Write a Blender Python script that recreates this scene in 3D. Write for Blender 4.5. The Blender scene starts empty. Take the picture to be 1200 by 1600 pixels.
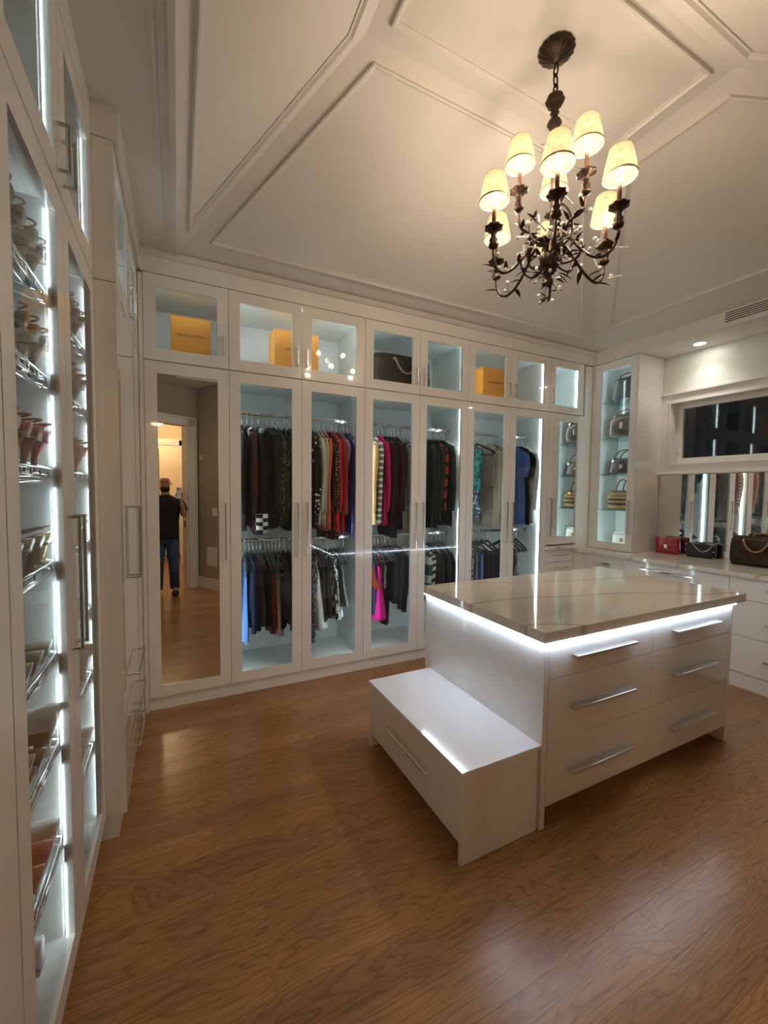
import bpy, bmesh, math, random
from math import sin, cos, pi, sqrt, atan2, radians
from mathutils import Vector, Matrix

# ------------------------------------------------------------------ camera, world, exposure, lights
scene = bpy.context.scene
COL = scene.collection
random.seed(7)

cam_data = bpy.data.cameras.new('camera')
cam_data.sensor_fit = 'VERTICAL'
cam_data.sensor_height = 36.0
cam_data.lens = 649.04 / 1600 * 36.0
cam_data.clip_start = 0.02
cam = bpy.data.objects.new('camera', cam_data)
COL.objects.link(cam)
R_ = Vector((0.89584713, -0.44424208, 0.01033856))
U_ = Vector((0.01281131, 0.04907737, 0.99871281))
F_ = Vector((0.44417765, 0.89456156, -0.04965715))
M_ = Matrix((R_, U_, -F_)).transposed().to_4x4()
M_.translation = Vector((0.4149, -3.1259, 1.5))
cam.matrix_world = M_
scene.camera = cam

world = bpy.data.worlds.new('night')
scene.world = world
world.use_nodes = True
world.node_tree.nodes['Background'].inputs[0].default_value = (0.0006, 0.0008, 0.0014, 1)
world.node_tree.nodes['Background'].inputs[1].default_value = 1.0

scene.view_settings.view_transform = 'Standard'
scene.view_settings.look = 'None'
scene.view_settings.gamma = 1.0
scene.view_settings.exposure = 1.75
scene.view_settings.use_curve_mapping = False
scene.cycles.use_denoising = True
scene.cycles.max_bounces = 12
scene.cycles.diffuse_bounces = 6
scene.cycles.glossy_bounces = 6
scene.cycles.transmission_bounces = 6
scene.cycles.transparent_max_bounces = 32
scene.cycles.sample_clamp_indirect = 4.0
scene.cycles.sample_clamp_direct = 0.0
scene.cycles.caustics_reflective = False
scene.cycles.caustics_refractive = False
scene.cycles.blur_glossy = 0.5

WARM = (1.0, 0.80, 0.58)
COOL = (0.87, 0.97, 1.0)
LED_STRENGTH = 4.4
BULB_W = 3.1
DOWN_W = 3.2
HALL_W = 15.0

def lamp(name, kind, loc, energy, color, radius=0.03, rot=(0, 0, 0), spot=None, parent=None, size=None):
    d = bpy.data.lights.new(name, kind)
    d.energy = energy
    d.color = color
    if kind in ('POINT', 'SPOT'):
        d.shadow_soft_size = radius
    if kind == 'SPOT':
        d.spot_size = spot
        d.spot_blend = 1.0
    if kind == 'AREA':
        d.size = size
    o = bpy.data.objects.new(name, d)
    o.location = loc
    o.rotation_euler = rot
    COL.objects.link(o)
    if parent: o.parent = parent
    return o

# ------------------------------------------------------------------ measured dimensions (metres)
ZC = 3.0236          # soffit height
ZT = 3.5936          # flat top of tray ceiling
Z_SPLIT = 2.334
Z_UP = 2.887
XL, XE, YE = 0.1245, 0.2003, -1.085
XR, XW, XC = 4.514, 4.928, 4.31
YBAG = -0.501
P_ = 0.5188          # door pitch
S_ = [0.2281 + P_ * i for i in range(8)] + [4.395]
Y_NEAR = -3.60

# ------------------------------------------------------------------ material helpers
MATS = {}
def nt(m): return m.node_tree.nodes, m.node_tree.links
def pbsdf(name, color, rough=0.5, metal=0.0, spec=0.5, coat=0.0, sheen=0.0, noise=0.0, nscale=40):
    if name in MATS: return MATS[name]
    m = bpy.data.materials.new(name); m.use_nodes = True
    n, l = nt(m)
    b = n['Principled BSDF']
    b.inputs['Base Color'].default_value = (*color, 1)
    b.inputs['Roughness'].default_value = rough
    b.inputs['Metallic'].default_value = metal
    b.inputs['Specular IOR Level'].default_value = spec
    b.inputs['Coat Weight'].default_value = coat
    b.inputs['Coat Roughness'].default_value = 0.04
    b.inputs['Sheen Weight'].default_value = sheen
    if noise > 0:
        tc = n.new('ShaderNodeTexCoord'); nz = n.new('ShaderNodeTexNoise')
        nz.inputs['Scale'].default_value = nscale; nz.inputs['Detail'].default_value = 5
        l.new(tc.outputs['Object'], nz.inputs['Vector'])
        mx = n.new('ShaderNodeMix'); mx.data_type = 'RGBA'; mx.blend_type = 'MIX'
        mx.inputs[6].default_value = (*[c * (1 - noise) for c in color], 1)
        mx.inputs[7].default_value = (*[min(1, c * (1 + noise)) for c in color], 1)
        l.new(nz.outputs['Fac'], mx.inputs[0]); l.new(mx.outputs[2], b.inputs['Base Color'])
        bp = n.new('ShaderNodeBump'); bp.inputs['Strength'].default_value = 0.15; bp.inputs['Distance'].default_value = 0.002
        l.new(nz.outputs['Fac'], bp.inputs['Height']); l.new(bp.outputs['Normal'], b.inputs['Normal'])
    MATS[name] = m
    return m

def ramp(n, stops):
    r = n.new('ShaderNodeValToRGB')
    e = r.color_ramp.elements
    while len(e) < len(stops): e.new(0.5)
    for i, (p, c) in enumerate(stops):
        e[i].position = p; e[i].color = (*c, 1)
    return r

def emit(name, color, strength):
    if name in MATS: return MATS[name]
    m = bpy.data.materials.new(name); m.use_nodes = True
    n, l = nt(m)
    n.remove(n['Principled BSDF'])
    e = n.new('ShaderNodeEmission'); e.inputs[0].default_value = (*color, 1); e.inputs[1].default_value = strength
    l.new(e.outputs[0], n['Material Output'].inputs[0])
    MATS[name] = m
    return m

def glass_mat(name, tint, base=0.032):
    m = bpy.data.materials.new(name); m.use_nodes = True
    n, l = nt(m)
    n.remove(n['Principled BSDF'])
    g = n.new('ShaderNodeNewGeometry')
    d = n.new('ShaderNodeVectorMath'); d.operation = 'DOT_PRODUCT'
    l.new(g.outputs['Normal'], d.inputs[0]); l.new(g.outputs['Incoming'], d.inputs[1])
    a = n.new('ShaderNodeMath'); a.operation = 'ABSOLUTE'; l.new(d.outputs['Value'], a.inputs[0])
    s = n.new('ShaderNodeMath'); s.operation = 'SUBTRACT'; s.inputs[0].default_value = 1; l.new(a.outputs[0], s.inputs[1])
    p = n.new('ShaderNodeMath'); p.operation = 'POWER'; p.inputs[1].default_value = 5; l.new(s.outputs[0], p.inputs[0])
    ma = n.new('ShaderNodeMath'); ma.operation = 'MULTIPLY_ADD'; ma.inputs[1].default_value = 0.93; ma.inputs[2].default_value = base
    l.new(p.outputs[0], ma.inputs[0])
    t = n.new('ShaderNodeBsdfTransparent'); t.inputs[0].default_value = (*tint, 1)
    gl = n.new('ShaderNodeBsdfGlossy'); gl.inputs['Roughness'].default_value = 0.0
    mx = n.new('ShaderNodeMixShader')
    l.new(ma.outputs[0], mx.inputs[0]); l.new(t.outputs[0], mx.inputs[1]); l.new(gl.outputs[0], mx.inputs[2])
    l.new(mx.outputs[0], n['Material Output'].inputs[0])
    MATS[name] = m
    return m

def oak_mat():
    m = bpy.data.materials.new('oak_planks'); m.use_nodes = True
    n, l = nt(m); b = n['Principled BSDF']
    tc = n.new('ShaderNodeTexCoord'); oi = n.new('ShaderNodeObjectInfo')
    add = n.new('ShaderNodeVectorMath'); add.operation = 'ADD'
    mul = n.new('ShaderNodeVectorMath'); mul.operation = 'SCALE'; mul.inputs['Scale'].default_value = 37.0
    cmb = n.new('ShaderNodeCombineXYZ')
    for k in (0, 1, 2): l.new(oi.outputs['Random'], cmb.inputs[k])
    l.new(cmb.outputs[0], mul.inputs[0]); l.new(tc.outputs['Object'], add.inputs[0]); l.new(mul.outputs[0], add.inputs[1])
    # cathedral grain: distorted iso-lines of a stretched low noise
    mp = n.new('ShaderNodeMapping'); mp.inputs['Scale'].default_value = (0.8, 5.2, 1.0)
    l.new(add.outputs[0], mp.inputs['Vector'])
    n1 = n.new('ShaderNodeTexNoise'); n1.inputs['Scale'].default_value = 1.35; n1.inputs['Detail'].default_value = 2.5; n1.inputs['Roughness'].default_value = 0.45
    l.new(mp.outputs[0], n1.inputs['Vector'])
    m1 = n.new('ShaderNodeMath'); m1.operation = 'MULTIPLY'; m1.inputs[1].default_value = 24; l.new(n1.outputs['Fac'], m1.inputs[0])
    fr = n.new('ShaderNodeMath'); fr.operation = 'FRACT'; l.new(m1.outputs[0], fr.inputs[0])
    r1 = ramp(n, [(0.0, (0.30, 0.25, 0.20)), (0.16, (0.62, 0.58, 0.54)), (0.38, (1, 1, 1)), (1.0, (0.82, 0.80, 0.77))])
    l.new(fr.outputs[0], r1.inputs[0])
    mp2 = n.new('ShaderNodeMapping'); mp2.inputs['Scale'].default_value = (5, 95, 5); l.new(add.outputs[0], mp2.inputs['Vector'])
    n2 = n.new('ShaderNodeTexNoise'); n2.inputs['Scale'].default_value = 1.6; n2.inputs['Detail'].default_value = 6; l.new(mp2.outputs[0], n2.inputs['Vector'])
    n3 = n.new('ShaderNodeTexNoise'); n3.inputs['Scale'].default_value = 1.2; n3.inputs['Detail'].default_value = 2; l.new(mp.outputs[0], n3.inputs['Vector'])
    base = ramp(n, [(0.25, (0.29, 0.138, 0.045)), (0.5, (0.365, 0.184, 0.066)), (0.8, (0.44, 0.236, 0.092))])
    l.new(n3.outputs['Fac'], base.inputs[0])
    dark = n.new('ShaderNodeMix'); dark.data_type = 'RGBA'; dark.blend_type = 'MULTIPLY'; dark.inputs[0].default_value = 0.55
    l.new(base.outputs[0], dark.inputs[6]); l.new(r1.outputs[0], dark.inputs[7])
    fine = n.new('ShaderNodeMix'); fine.data_type = 'RGBA'; fine.blend_type = 'MULTIPLY'; fine.inputs[0].default_value = 0.5
    r2 = ramp(n, [(0.35, (0.45, 0.42, 0.38)), (0.55, (1, 1, 1))])
    l.new(n2.outputs['Fac'], r2.inputs[0]); l.new(dark.outputs[2], fine.inputs[6]); l.new(r2.outputs[0], fine.inputs[7])
    hsv = n.new('ShaderNodeHueSaturation')
    mr = n.new('ShaderNodeMapRange'); mr.inputs['To Min'].default_value = 0.90; mr.inputs['To Max'].default_value = 1.10
    l.new(oi.outputs['Random'], mr.inputs[0]); l.new(mr.outputs[0], hsv.inputs['Value']); l.new(fine.outputs[2], hsv.inputs['Color'])
    l.new(hsv.outputs[0], b.inputs['Base Color'])
    b.inputs['Roughness'].default_value = 0.28
    b.inputs['Specular IOR Level'].default_value = 0.5
    bp = n.new('ShaderNodeBump'); bp.inputs['Strength'].default_value = 0.35; bp.inputs['Distance'].default_value = 0.0015
    l.new(fine.outputs[2], bp.inputs['Height']); l.new(bp.outputs[0], b.inputs['Normal'])
    MATS['oak'] = m
    return m

def quartz_mat():
    m = bpy.data.materials.new('veined_quartz'); m.use_nodes = True
    n, l = nt(m); b = n['Principled BSDF']
    tc = n.new('ShaderNodeTexCoord')
    sep = n.new('ShaderNodeSeparateXYZ'); l.new(tc.outputs['Object'], sep.inputs[0])
    def vein(kx, ky, freq, nscale, amp, width, col, offs):
        nz = n.new('ShaderNodeTexNoise'); nz.inputs['Scale'].default_value = nscale; nz.inputs['Detail'].default_value = 2.5; nz.inputs['Roughness'].default_value = 0.35
        mp = n.new('ShaderNodeMapping'); mp.inputs['Location'].default_value = (offs, offs, 0); l.new(tc.outputs['Object'], mp.inputs['Vector']); l.new(mp.outputs[0], nz.inputs['Vector'])
        def mad(a_, k_, c_):
            q = n.new('ShaderNodeMath'); q.operation = 'MULTIPLY_ADD'; l.new(a_, q.inputs[0]); q.inputs[1].default_value = k_
            if isinstance(c_, (int, float)): q.inputs[2].default_value = c_
            else: l.new(c_, q.inputs[2])
            return q.outputs[0]
        v = mad(sep.outputs['X'], kx * freq, mad(sep.outputs['Y'], ky * freq, mad(nz.outputs['Fac'], amp, mad(sep.outputs['Z'], 0.5, 20 + offs))))
        f = n.new('ShaderNodeMath'); f.operation = 'FRACT'; l.new(v, f.inputs[0])
        w1 = (1, 1, 1)
        r_ = ramp(n, [(0.0, w1), (0.5 - width * 2.2, w1), (0.5, col), (0.5 + width * .6, tuple(.5 + .5 * q for q in col)), (0.5 + width * 3, w1)])
        l.new(f.outputs[0], r_.inputs[0]); return r_.outputs[0]
    v1 = vein(0.28, 1.0, 2.3, 0.85, 1.25, 0.016, (0.60, 0.53, 0.46), 0.3)
    v2 = vein(-0.45, 1.0, 1.3, 1.3, 0.9, 0.007, (0.86, 0.82, 0.77), 3.1)
    mx = n.new('ShaderNodeMix'); mx.data_type = 'RGBA'; mx.blend_type = 'MULTIPLY'; mx.inputs[0].default_value = 1
    l.new(v1, mx.inputs[6]); l.new(v2, mx.inputs[7])
    m2 = n.new('ShaderNodeMix'); m2.data_type = 'RGBA'; m2.blend_type = 'MULTIPLY'; m2.inputs[0].default_value = 1
    m2.inputs[6].default_value = (0.80, 0.775, 0.73, 1); l.new(mx.outputs[2], m2.inputs[7]); l.new(m2.outputs[2], b.inputs['Base Color'])
    b.inputs['Roughness'].default_value = 0.05
    b.inputs['Specular IOR Level'].default_value = 0.75
    MATS['quartz'] = m
    return m

def fabric(color, kind='plain', color2=(1, 1, 1), scale=1.0, rough=0.85):
    key = ('fab', color, kind, color2, scale, rough)
    if key in MATS: return MATS[key]
    m = bpy.data.materials.new('fabric_' + kind); m.use_nodes = True
    n, l = nt(m); b = n['Principled BSDF']
    b.inputs['Roughness'].default_value = rough
    b.inputs['Specular IOR Level'].default_value = 0.18
    tc = n.new('ShaderNodeTexCoord'); sep = n.new('ShaderNodeSeparateXYZ'); l.new(tc.outputs['Object'], sep.inputs[0])
    fac = None
    def saw(src, freq, duty, off=0.0):
        mu = n.new('ShaderNodeMath'); mu.operation = 'MULTIPLY_ADD'; mu.inputs[1].default_value = freq; mu.inputs[2].default_value = off + 50; l.new(src, mu.inputs[0])
        f = n.new('ShaderNodeMath'); f.operation = 'FRACT'; l.new(mu.outputs[0], f.inputs[0])
        g = n.new('ShaderNodeMath'); g.operation = 'LESS_THAN'; g.inputs[1].default_value = duty; l.new(f.outputs[0], g.inputs[0])
        return g.outputs[0]
    if kind == 'stripes': fac = saw(sep.outputs['Z'], 17 * scale, 0.42)
    elif kind == 'slanted':
        ad = n.new('ShaderNodeMath'); ad.operation = 'MULTIPLY_ADD'; ad.inputs[1].default_value = 0.9
        l.new(sep.outputs['Y'], ad.inputs[0]); l.new(sep.outputs['Z'], ad.inputs[2])
        fac = saw(ad.outputs[0], 15 * scale, 0.45)
    elif kind == 'plaid':
        a1 = saw(sep.outputs['Z'], 9 * scale, 0.6); a2 = saw(sep.outputs['Y'], 11 * scale, 0.7)
        mu = n.new('ShaderNodeMath'); mu.operation = 'MULTIPLY'; l.new(a1, mu.inputs[0]); l.new(a2, mu.inputs[1]); fac = mu.outputs[0]
    elif kind == 'dots':
        v = n.new('ShaderNodeTexVoronoi'); v.inputs['Scale'].default_value = 26 * scale; v.inputs['Randomness'].default_value = 0.35
        l.new(tc.outputs['Object'], v.inputs['Vector'])
        g = n.new('ShaderNodeMath'); g.operation = 'LESS_THAN'; g.inputs[1].default_value = 0.27; l.new(v.outputs['Distance'], g.inputs[0]); fac = g.outputs[0]
    elif kind == 'check':
        v = n.new('ShaderNodeTexChecker'); v.inputs['Scale'].default_value = 34 * scale; l.new(tc.outputs['Object'], v.inputs['Vector']); fac = v.outputs['Fac']
    elif kind in ('mottle', 'zebra', 'leopard'):
        v = n.new('ShaderNodeTexNoise'); v.inputs['Scale'].default_value = 34 * scale; v.inputs['Detail'].default_value = 3
        mp = n.new('ShaderNodeMapping'); l.new(tc.outputs['Object'], mp.inputs['Vector'])
        if kind == 'zebra': mp.inputs['Scale'].default_value = (1, 1, 0.22)
        l.new(mp.outputs[0], v.inputs['Vector'])
        g = n.new('ShaderNodeMath'); g.operation = 'GREATER_THAN'; g.inputs[1].default_value = 0.56 if kind == 'leopard' else 0.51; l.new(v.outputs['Fac'], g.inputs[0]); fac = g.outputs[0]
    if fac is not None:
        mx = n.new('ShaderNodeMix'); mx.data_type = 'RGBA'
        mx.inputs[6].default_value = (*color, 1); mx.inputs[7].default_value = (*color2, 1)
        l.new(fac, mx.inputs[0]); l.new(mx.outputs[2], b.inputs['Base Color'])
    else:
        b.inputs['Base Color'].default_value = (*color, 1)
    MATS[key] = m
    return m

LACQ = pbsdf('white_lacquer', (0.80, 0.785, 0.76), 0.22, spec=0.5, coat=1.0)
SATIN = pbsdf('satin_white_frame', (0.79, 0.775, 0.745), 0.24, spec=0.5, coat=0.6)
INNER = pbsdf('cabinet_interior', (0.70, 0.74, 0.74), 0.4, spec=0.35)
CEIL = pbsdf('ceiling_paint', (0.74, 0.70, 0.65), 0.75, spec=0.2)
WALLP = pbsdf('greige_wall_paint', (0.42, 0.385, 0.34), 0.8, spec=0.2)
PANELP = pbsdf('pale_wall_paint', (0.70, 0.72, 0.67), 0.4, spec=0.4)
TRIMP = pbsdf('trim_paint', (0.80, 0.78, 0.74), 0.3, spec=0.45)
CHROME = pbsdf('chrome', (0.85, 0.85, 0.86), 0.09, metal=1.0)
NICKEL = pbsdf('brushed_nickel', (0.60, 0.58, 0.55), 0.24, metal=1.0)
MIRROR = pbsdf('mirror', (0.88, 0.90, 0.89), 0.0, metal=1.0)
BRONZE = pbsdf('aged_bronze', (0.055, 0.034, 0.024), 0.42, metal=0.75, noise=0.35, nscale=60)
SLEEVE = pbsdf('candle_sleeve', (0.17, 0.075, 0.045), 0.5)
BRASS = pbsdf('polished_brass', (0.80, 0.56, 0.24), 0.2, metal=1.0)
VELVET = pbsdf('black_hanger', (0.012, 0.012, 0.013), 0.9, sheen=0.3)
BLACK = pbsdf('dark_gap', (0.015, 0.013, 0.012), 0.8)
CRYSTAL = pbsdf('crystal', (0.97, 0.95, 0.90), 0.04, spec=1.0, coat=1.0)
CRYSTAL.node_tree.nodes['Principled BSDF'].inputs['Transmission Weight'].default_value = 0.2
ORANGE = pbsdf('orange_card', (0.92, 0.40, 0.06), 0.5)
INK = pbsdf('dark_ink', (0.10, 0.05, 0.02), 0.6)
GLASS = glass_mat('door_glass', (0.95, 0.985, 0.98))
SHELFGLASS = glass_mat('shelf_glass', (0.80, 0.93, 0.90), 0.07)
LED = emit('led_strip', COOL, LED_STRENGTH)
LED2 = emit('led_strip_shoe', COOL, 5.5)
BULB = emit('bulb', (1.0, 0.80, 0.5), 2.0)
SPOT = emit('downlight_lens', (1.0, 0.93, 0.82), 18.0)
OAK = oak_mat()
QUARTZ = quartz_mat()

def shade_mat(name='shade_fabric', open_=0.38):
    # dark see-through weave invented so bulbs light the room without the shades clipping white
    m = bpy.data.materials.new(name); m.use_nodes = True
    n, l = nt(m); n.remove(n['Principled BSDF'])
    d = n.new('ShaderNodeBsdfDiffuse'); d.inputs[0].default_value = (0.10, 0.082, 0.05, 1)
    t = n.new('ShaderNodeBsdfTranslucent'); t.inputs[0].default_value = (0.97, 0.80, 0.52, 1)
    mx = n.new('ShaderNodeMixShader'); mx.inputs[0].default_value = 0.036
    tr = n.new('ShaderNodeBsdfTransparent')
    m2 = n.new('ShaderNodeMixShader'); m2.inputs[0].default_value = open_
    l.new(d.outputs[0], mx.inputs[1]); l.new(t.outputs[0], mx.inputs[2]); l.new(mx.outputs[0], m2.inputs[1]); l.new(tr.outputs[0], m2.inputs[2]); l.new(m2.outputs[0], n['Material Output'].inputs[0])
    return m
SHADE = shade_mat()
LIGHT_BAFFLE = shade_mat('added_light_baffle', 0.16)

# ------------------------------------------------------------------ mesh builder
class MB:
    def __init__(s):
        s.v = []; s.f = []; s.m = []
    def face(s, idx, m=0):
        s.f.append(tuple(idx)); s.m.append(m)
    def box(s, x0, x1, y0, y1, z0, z1, m=0):
        k = len(s.v)
        s.v += [(x0, y0, z0), (x1, y0, z0), (x1, y1, z0), (x0, y1, z0), (x0, y0, z1), (x1, y0, z1), (x1, y1, z1), (x0, y1, z1)]
        for q in ((3, 2, 1, 0), (4, 5, 6, 7), (0, 1, 5, 4), (1, 2, 6, 5), (2, 3, 7, 6), (3, 0, 4, 7)):
            s.face([k + i for i in q], m)
        return s
    def rings(s, rings, m=0, cap=True, closed=True):
        k = len(s.v); n = len(rings[0])
        for r in rings: s.v += [tuple(p) for p in r]
        for i in range(len(rings) - 1):
            for j in range(n if closed else n - 1):
                a = k + i * n + j; b = k + i * n + (j + 1) % n
                s.face((a, b, b + n, a + n), m)
        if cap:
            s.face([k + j for j in range(n)][::-1], m)
            s.face([k + (len(rings) - 1) * n + j for j in range(n)], m)
        return s
    def tube(s, path, r, n=8, m=0, cap=True):
        P = [Vector(p) for p in path]
        rs = r if isinstance(r, (list, tuple)) else [r] * len(P)
        rings = []
        up = Vector((0, 0, 1))
        prev = None
        for i, p in enumerate(P):
            t = (P[min(i + 1, len(P) - 1)] - P[max(i - 1, 0)])
            t = t.normalized() if t.length > 1e-9 else Vector((0, 0, 1))
            if prev is None:
                a = t.cross(up)
                if a.length < 0.05: a = t.cross(Vector((1, 0, 0)))
                a.normalize()
            else:
                a = prev - t * prev.dot(t)
                if a.length < 1e-6: a = t.orthogonal()
                a.normalize()
            prev = a; b = t.cross(a)
            rings.append([p + (a * cos(2 * pi * j / n) + b * sin(2 * pi * j / n)) * rs[i] for j in range(n)])
        return s.rings(rings, m, cap)
    def lathe(s, prof, c=(0, 0), n=20, m=0, lobes=0, amp=0.0, cap=True):
        rings = []
        for r, z in prof:
            rings.append([(c[0] + r * (1 + amp * cos(lobes * 2 * pi * j / n)) * cos(2 * pi * j / n), c[1] + r * (1 + amp * cos(lobes * 2 * pi * j / n)) * sin(2 * pi * j / n), z) for j in range(n)])
        return s.rings(rings, m, cap)
    def ball(s, c, r, n=8, m=0):
        prof = [(max(1e-4, r * sin(pi * i / n)), c[2] - r * cos(pi * i / n)) for i in range(n + 1)]
        return s.lathe(prof, (c[0], c[1]), n + 2, m)
    def prism(s, pts, z0, z1, m=0):
        return s.rings([[(x, y, z0) for x, y in pts], [(x, y, z1) for x, y in pts]], m)
    def build(s, name, mats, parent=None, smooth=False, bevel=0.0, subsurf=0, origin=None):
        me = bpy.data.meshes.new(name)
        v = s.v
        if origin: v = [(a - origin[0], b - origin[1], c - origin[2]) for a, b, c in v]
        me.from_pydata(v, [], s.f)
        if not isinstance(mats, (list, tuple)): mats = [mats]
        for mm in mats: me.materials.append(mm)
        me.polygons.foreach_set('material_index', s.m)
        if smooth: me.polygons.foreach_set('use_smooth', [True] * len(s.f))
        bm = bmesh.new(); bm.from_mesh(me)
        bmesh.ops.recalc_face_normals(bm, faces=bm.faces)
        bm.to_mesh(me); bm.free()
        me.update()
        o = bpy.data.objects.new(name, me)
        COL.objects.link(o)
        if origin: o.location = origin
        if parent: o.parent = parent
        if bevel > 0:
            md = o.modifiers.new('edge', 'BEVEL'); md.width = bevel; md.segments = 2; md.limit_method = 'ANGLE'
        if subsurf:
            md = o.modifiers.new('smooth', 'SUBSURF'); md.levels = subsurf; md.render_levels = subsurf
        return o

def tag(o, label=None, cat=None, group=None, kind=None):
    if label: o['label'] = label
    if cat: o['category'] = cat
    if group: o['group'] = group
    if kind: o['kind'] = kind
    return o

def empty(name, loc=(0, 0, 0), rz=0.0, label=None, cat=None, group=None, kind=None):
    o = bpy.data.objects.new(name, None)
    o.empty_display_size = 0.05
    o.location = loc; o.rotation_euler = (0, 0, rz)
    COL.objects.link(o)
    return tag(o, label, cat, group, kind)

def bx(name, mat, parent, *b, bevel=0.0):
    return MB().box(*b).build(name, mat, parent, bevel=bevel)

def text(body, size, loc, rot, mat, parent, name='lettering', extrude=0.0004):
    c = bpy.data.curves.new(name, 'FONT'); c.body = body; c.size = size; c.extrude = extrude
    c.align_x = 'CENTER'; c.align_y = 'CENTER'
    c.materials.append(mat)
    tmp = bpy.data.objects.new(name + '_curve', c); COL.objects.link(tmp)
    bpy.context.view_layer.update()
    me = bpy.data.meshes.new_from_object(tmp.evaluated_get(bpy.context.evaluated_depsgraph_get()))
    me.name = name
    bpy.data.objects.remove(tmp)
    if not me.materials: me.materials.append(mat)
    o = bpy.data.objects.new(name, me); COL.objects.link(o)
    o.location = loc; o.rotation_euler = rot
    if parent: o.parent = parent
    return o

# ================================================================== SETTING
# floor: planks along the back wall direction, each its own board
floor = bx('floor', BLACK, None, -1.6, 5.0, -7.6, 0.66, -0.06, -0.016); floor['kind'] = 'structure'
rng = random.Random(3)
pw = 0.152
y = -5.3; row = 0
while y < 0.6:
    x = -0.46 - rng.uniform(0, 1.4)
    while x < 4.9:
        L = rng.uniform(1.5, 2.3)
        a, b = max(x, -0.46), min(x + L, 4.92)
        y1 = min(y + pw - 0.0006, 0.60)
        if b - a > 0.02:
            # skip boards entirely hidden outside the room
            MB().box(a + 0.0003, b - 0.0003, y, y1, -0.016, 0.0).build('plank', OAK, floor, bevel=0.0, origin=((a + b) / 2, y, 0))
        x += L
    y += pw; row += 1
bx('hall_boards', OAK, floor, -1.5, 4.92, -7.5, -5.302, -0.016, 0.0)

# walls
def wall_seg(mb, p, q, z0, z1, t=0.1, side=1):
    p = Vector(p); q = Vector(q); d = (q - p).normalized(); nn = Vector((-d.y, d.x)) * t * side
    mb.prism([p, q, q + nn, p + nn], z0, z1)
m = MB(); m.box(-0.5, 5.05, 0.64, 0.74, 0, 3.1); w = m.build('wall_back', PANELP); w['kind'] = 'structure'
m = MB(); m.box(-0.60, -0.48, -3.17, 0.64, 0, 3.1); w = m.build('wall_left', PANELP); w['kind'] = 'structure'
# window wall with its opening
WY0, WY1, WZ0, WZ1 = -2.30, -0.60, 1.80, 2.43      # wall opening
m = MB()
m.box(XW, XW + 0.16, Y_NEAR, WY0, 0, 3.1); m.box(XW, XW + 0.16, WY1, 0.64, 0, 3.1)
m.box(XW, XW + 0.16, WY0, WY1, 0, WZ0); m.box(XW, XW + 0.16, WY0, WY1, WZ1, 3.1)
w = m.build('wall_right', PANELP); w['kind'] = 'structure'
# near walls: angled entrance with the doorway the photographer stands in
A0 = Vector((-0.48, -3.158)); C0 = Vector((0.686, -3.83)); dW = (C0 - A0).normalized()
Lw = (C0 - A0).length
def onw(t): return A0 + dW * t
o1 = Lw - 0.155 - 0.92; o2 = Lw - 0.155
m = MB()
for a, b, z0, z1 in ((0, o1, 0, 3.1), (o2, Lw + 0.05, 0, 3.1), (o1, o2, 2.44, 3.1)):
    wall_seg(m, onw(a), onw(b), z0, z1, 0.12, -1)
w = m.build('wall_entrance', WALLP); w['kind'] = 'structure'
C1 = Vector((1.085, -3.13)); C2 = Vector((1.30, Y_NEAR))
m = MB(); wall_seg(m, C0, C1, 0, 3.1, 0.10, -1)
w = m.build('wall_angled', WALLP); w['kind'] = 'structure'
m = MB(); m.box(1.20, 5.05, Y_NEAR - 0.1, Y_NEAR, 0, 3.1)
w = m.build('wall_near', WALLP); w['kind'] = 'structure'
# entrance door casing
nW = Vector((-dW.y, dW.x))
def casing_piece(mb, a, b, z0, z1, t=0.025):
    p, q = onw(a), onw(b); n = nW * t
    mb.prism([p, q, q + n, p + n], z0, z1)
dcas = empty('door_1', (0, 0, 0), kind='structure')
m = MB(); casing_piece(m, o2, o2 + 0.13, 0, 2.57); casing_piece(m, o2 + 0.105, o2 + 0.13, 0, 2.57, 0.04)
casing_piece(m, o1 - 0.13, o1, 0, 2.57); casing_piece(m, o1 - 0.13, o2 + 0.13, 2.44, 2.57); casing_piece(m, o1 - 0.13, o2 + 0.13, 2.545, 2.57, 0.04)
m.build('casing', TRIMP, dcas)
m = MB()
for a, b in ((o2 - 0.018, o2), (o1, o1 + 0.018)):
    p, q = onw(a), onw(b); m.prism([p, q, q - nW * 0.12, p - nW * 0.12], 0, 2.44)
m.build('jamb', TRIMP, dcas)
p = onw(o2 - 0.02); m = MB(); m.prism([p - nW * .04, p - nW * .04 - dW * .004, p - nW * .07 - dW * .004, p - nW * .07], 0.93, 1.02); m.build('strike_plate', BRONZE, dcas)
# skirting
m = MB(); wall_seg(m, C0 + Vector((0.01, 0.02)), C1, 0, 0.17, 0.02, 1); wall_seg(m, C0 + Vector((0.01, 0.02)), C1, 0.0, 0.035, 0.03, 1)
w = m.build('baseboard_angled', TRIMP); w['kind'] = 'structure'
m = MB(); m.box(1.22, XC, Y_NEAR, Y_NEAR + 0.02, 0, 0.17); w = m.build('baseboard_near', TRIMP); w['kind'] = 'structure'
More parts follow.
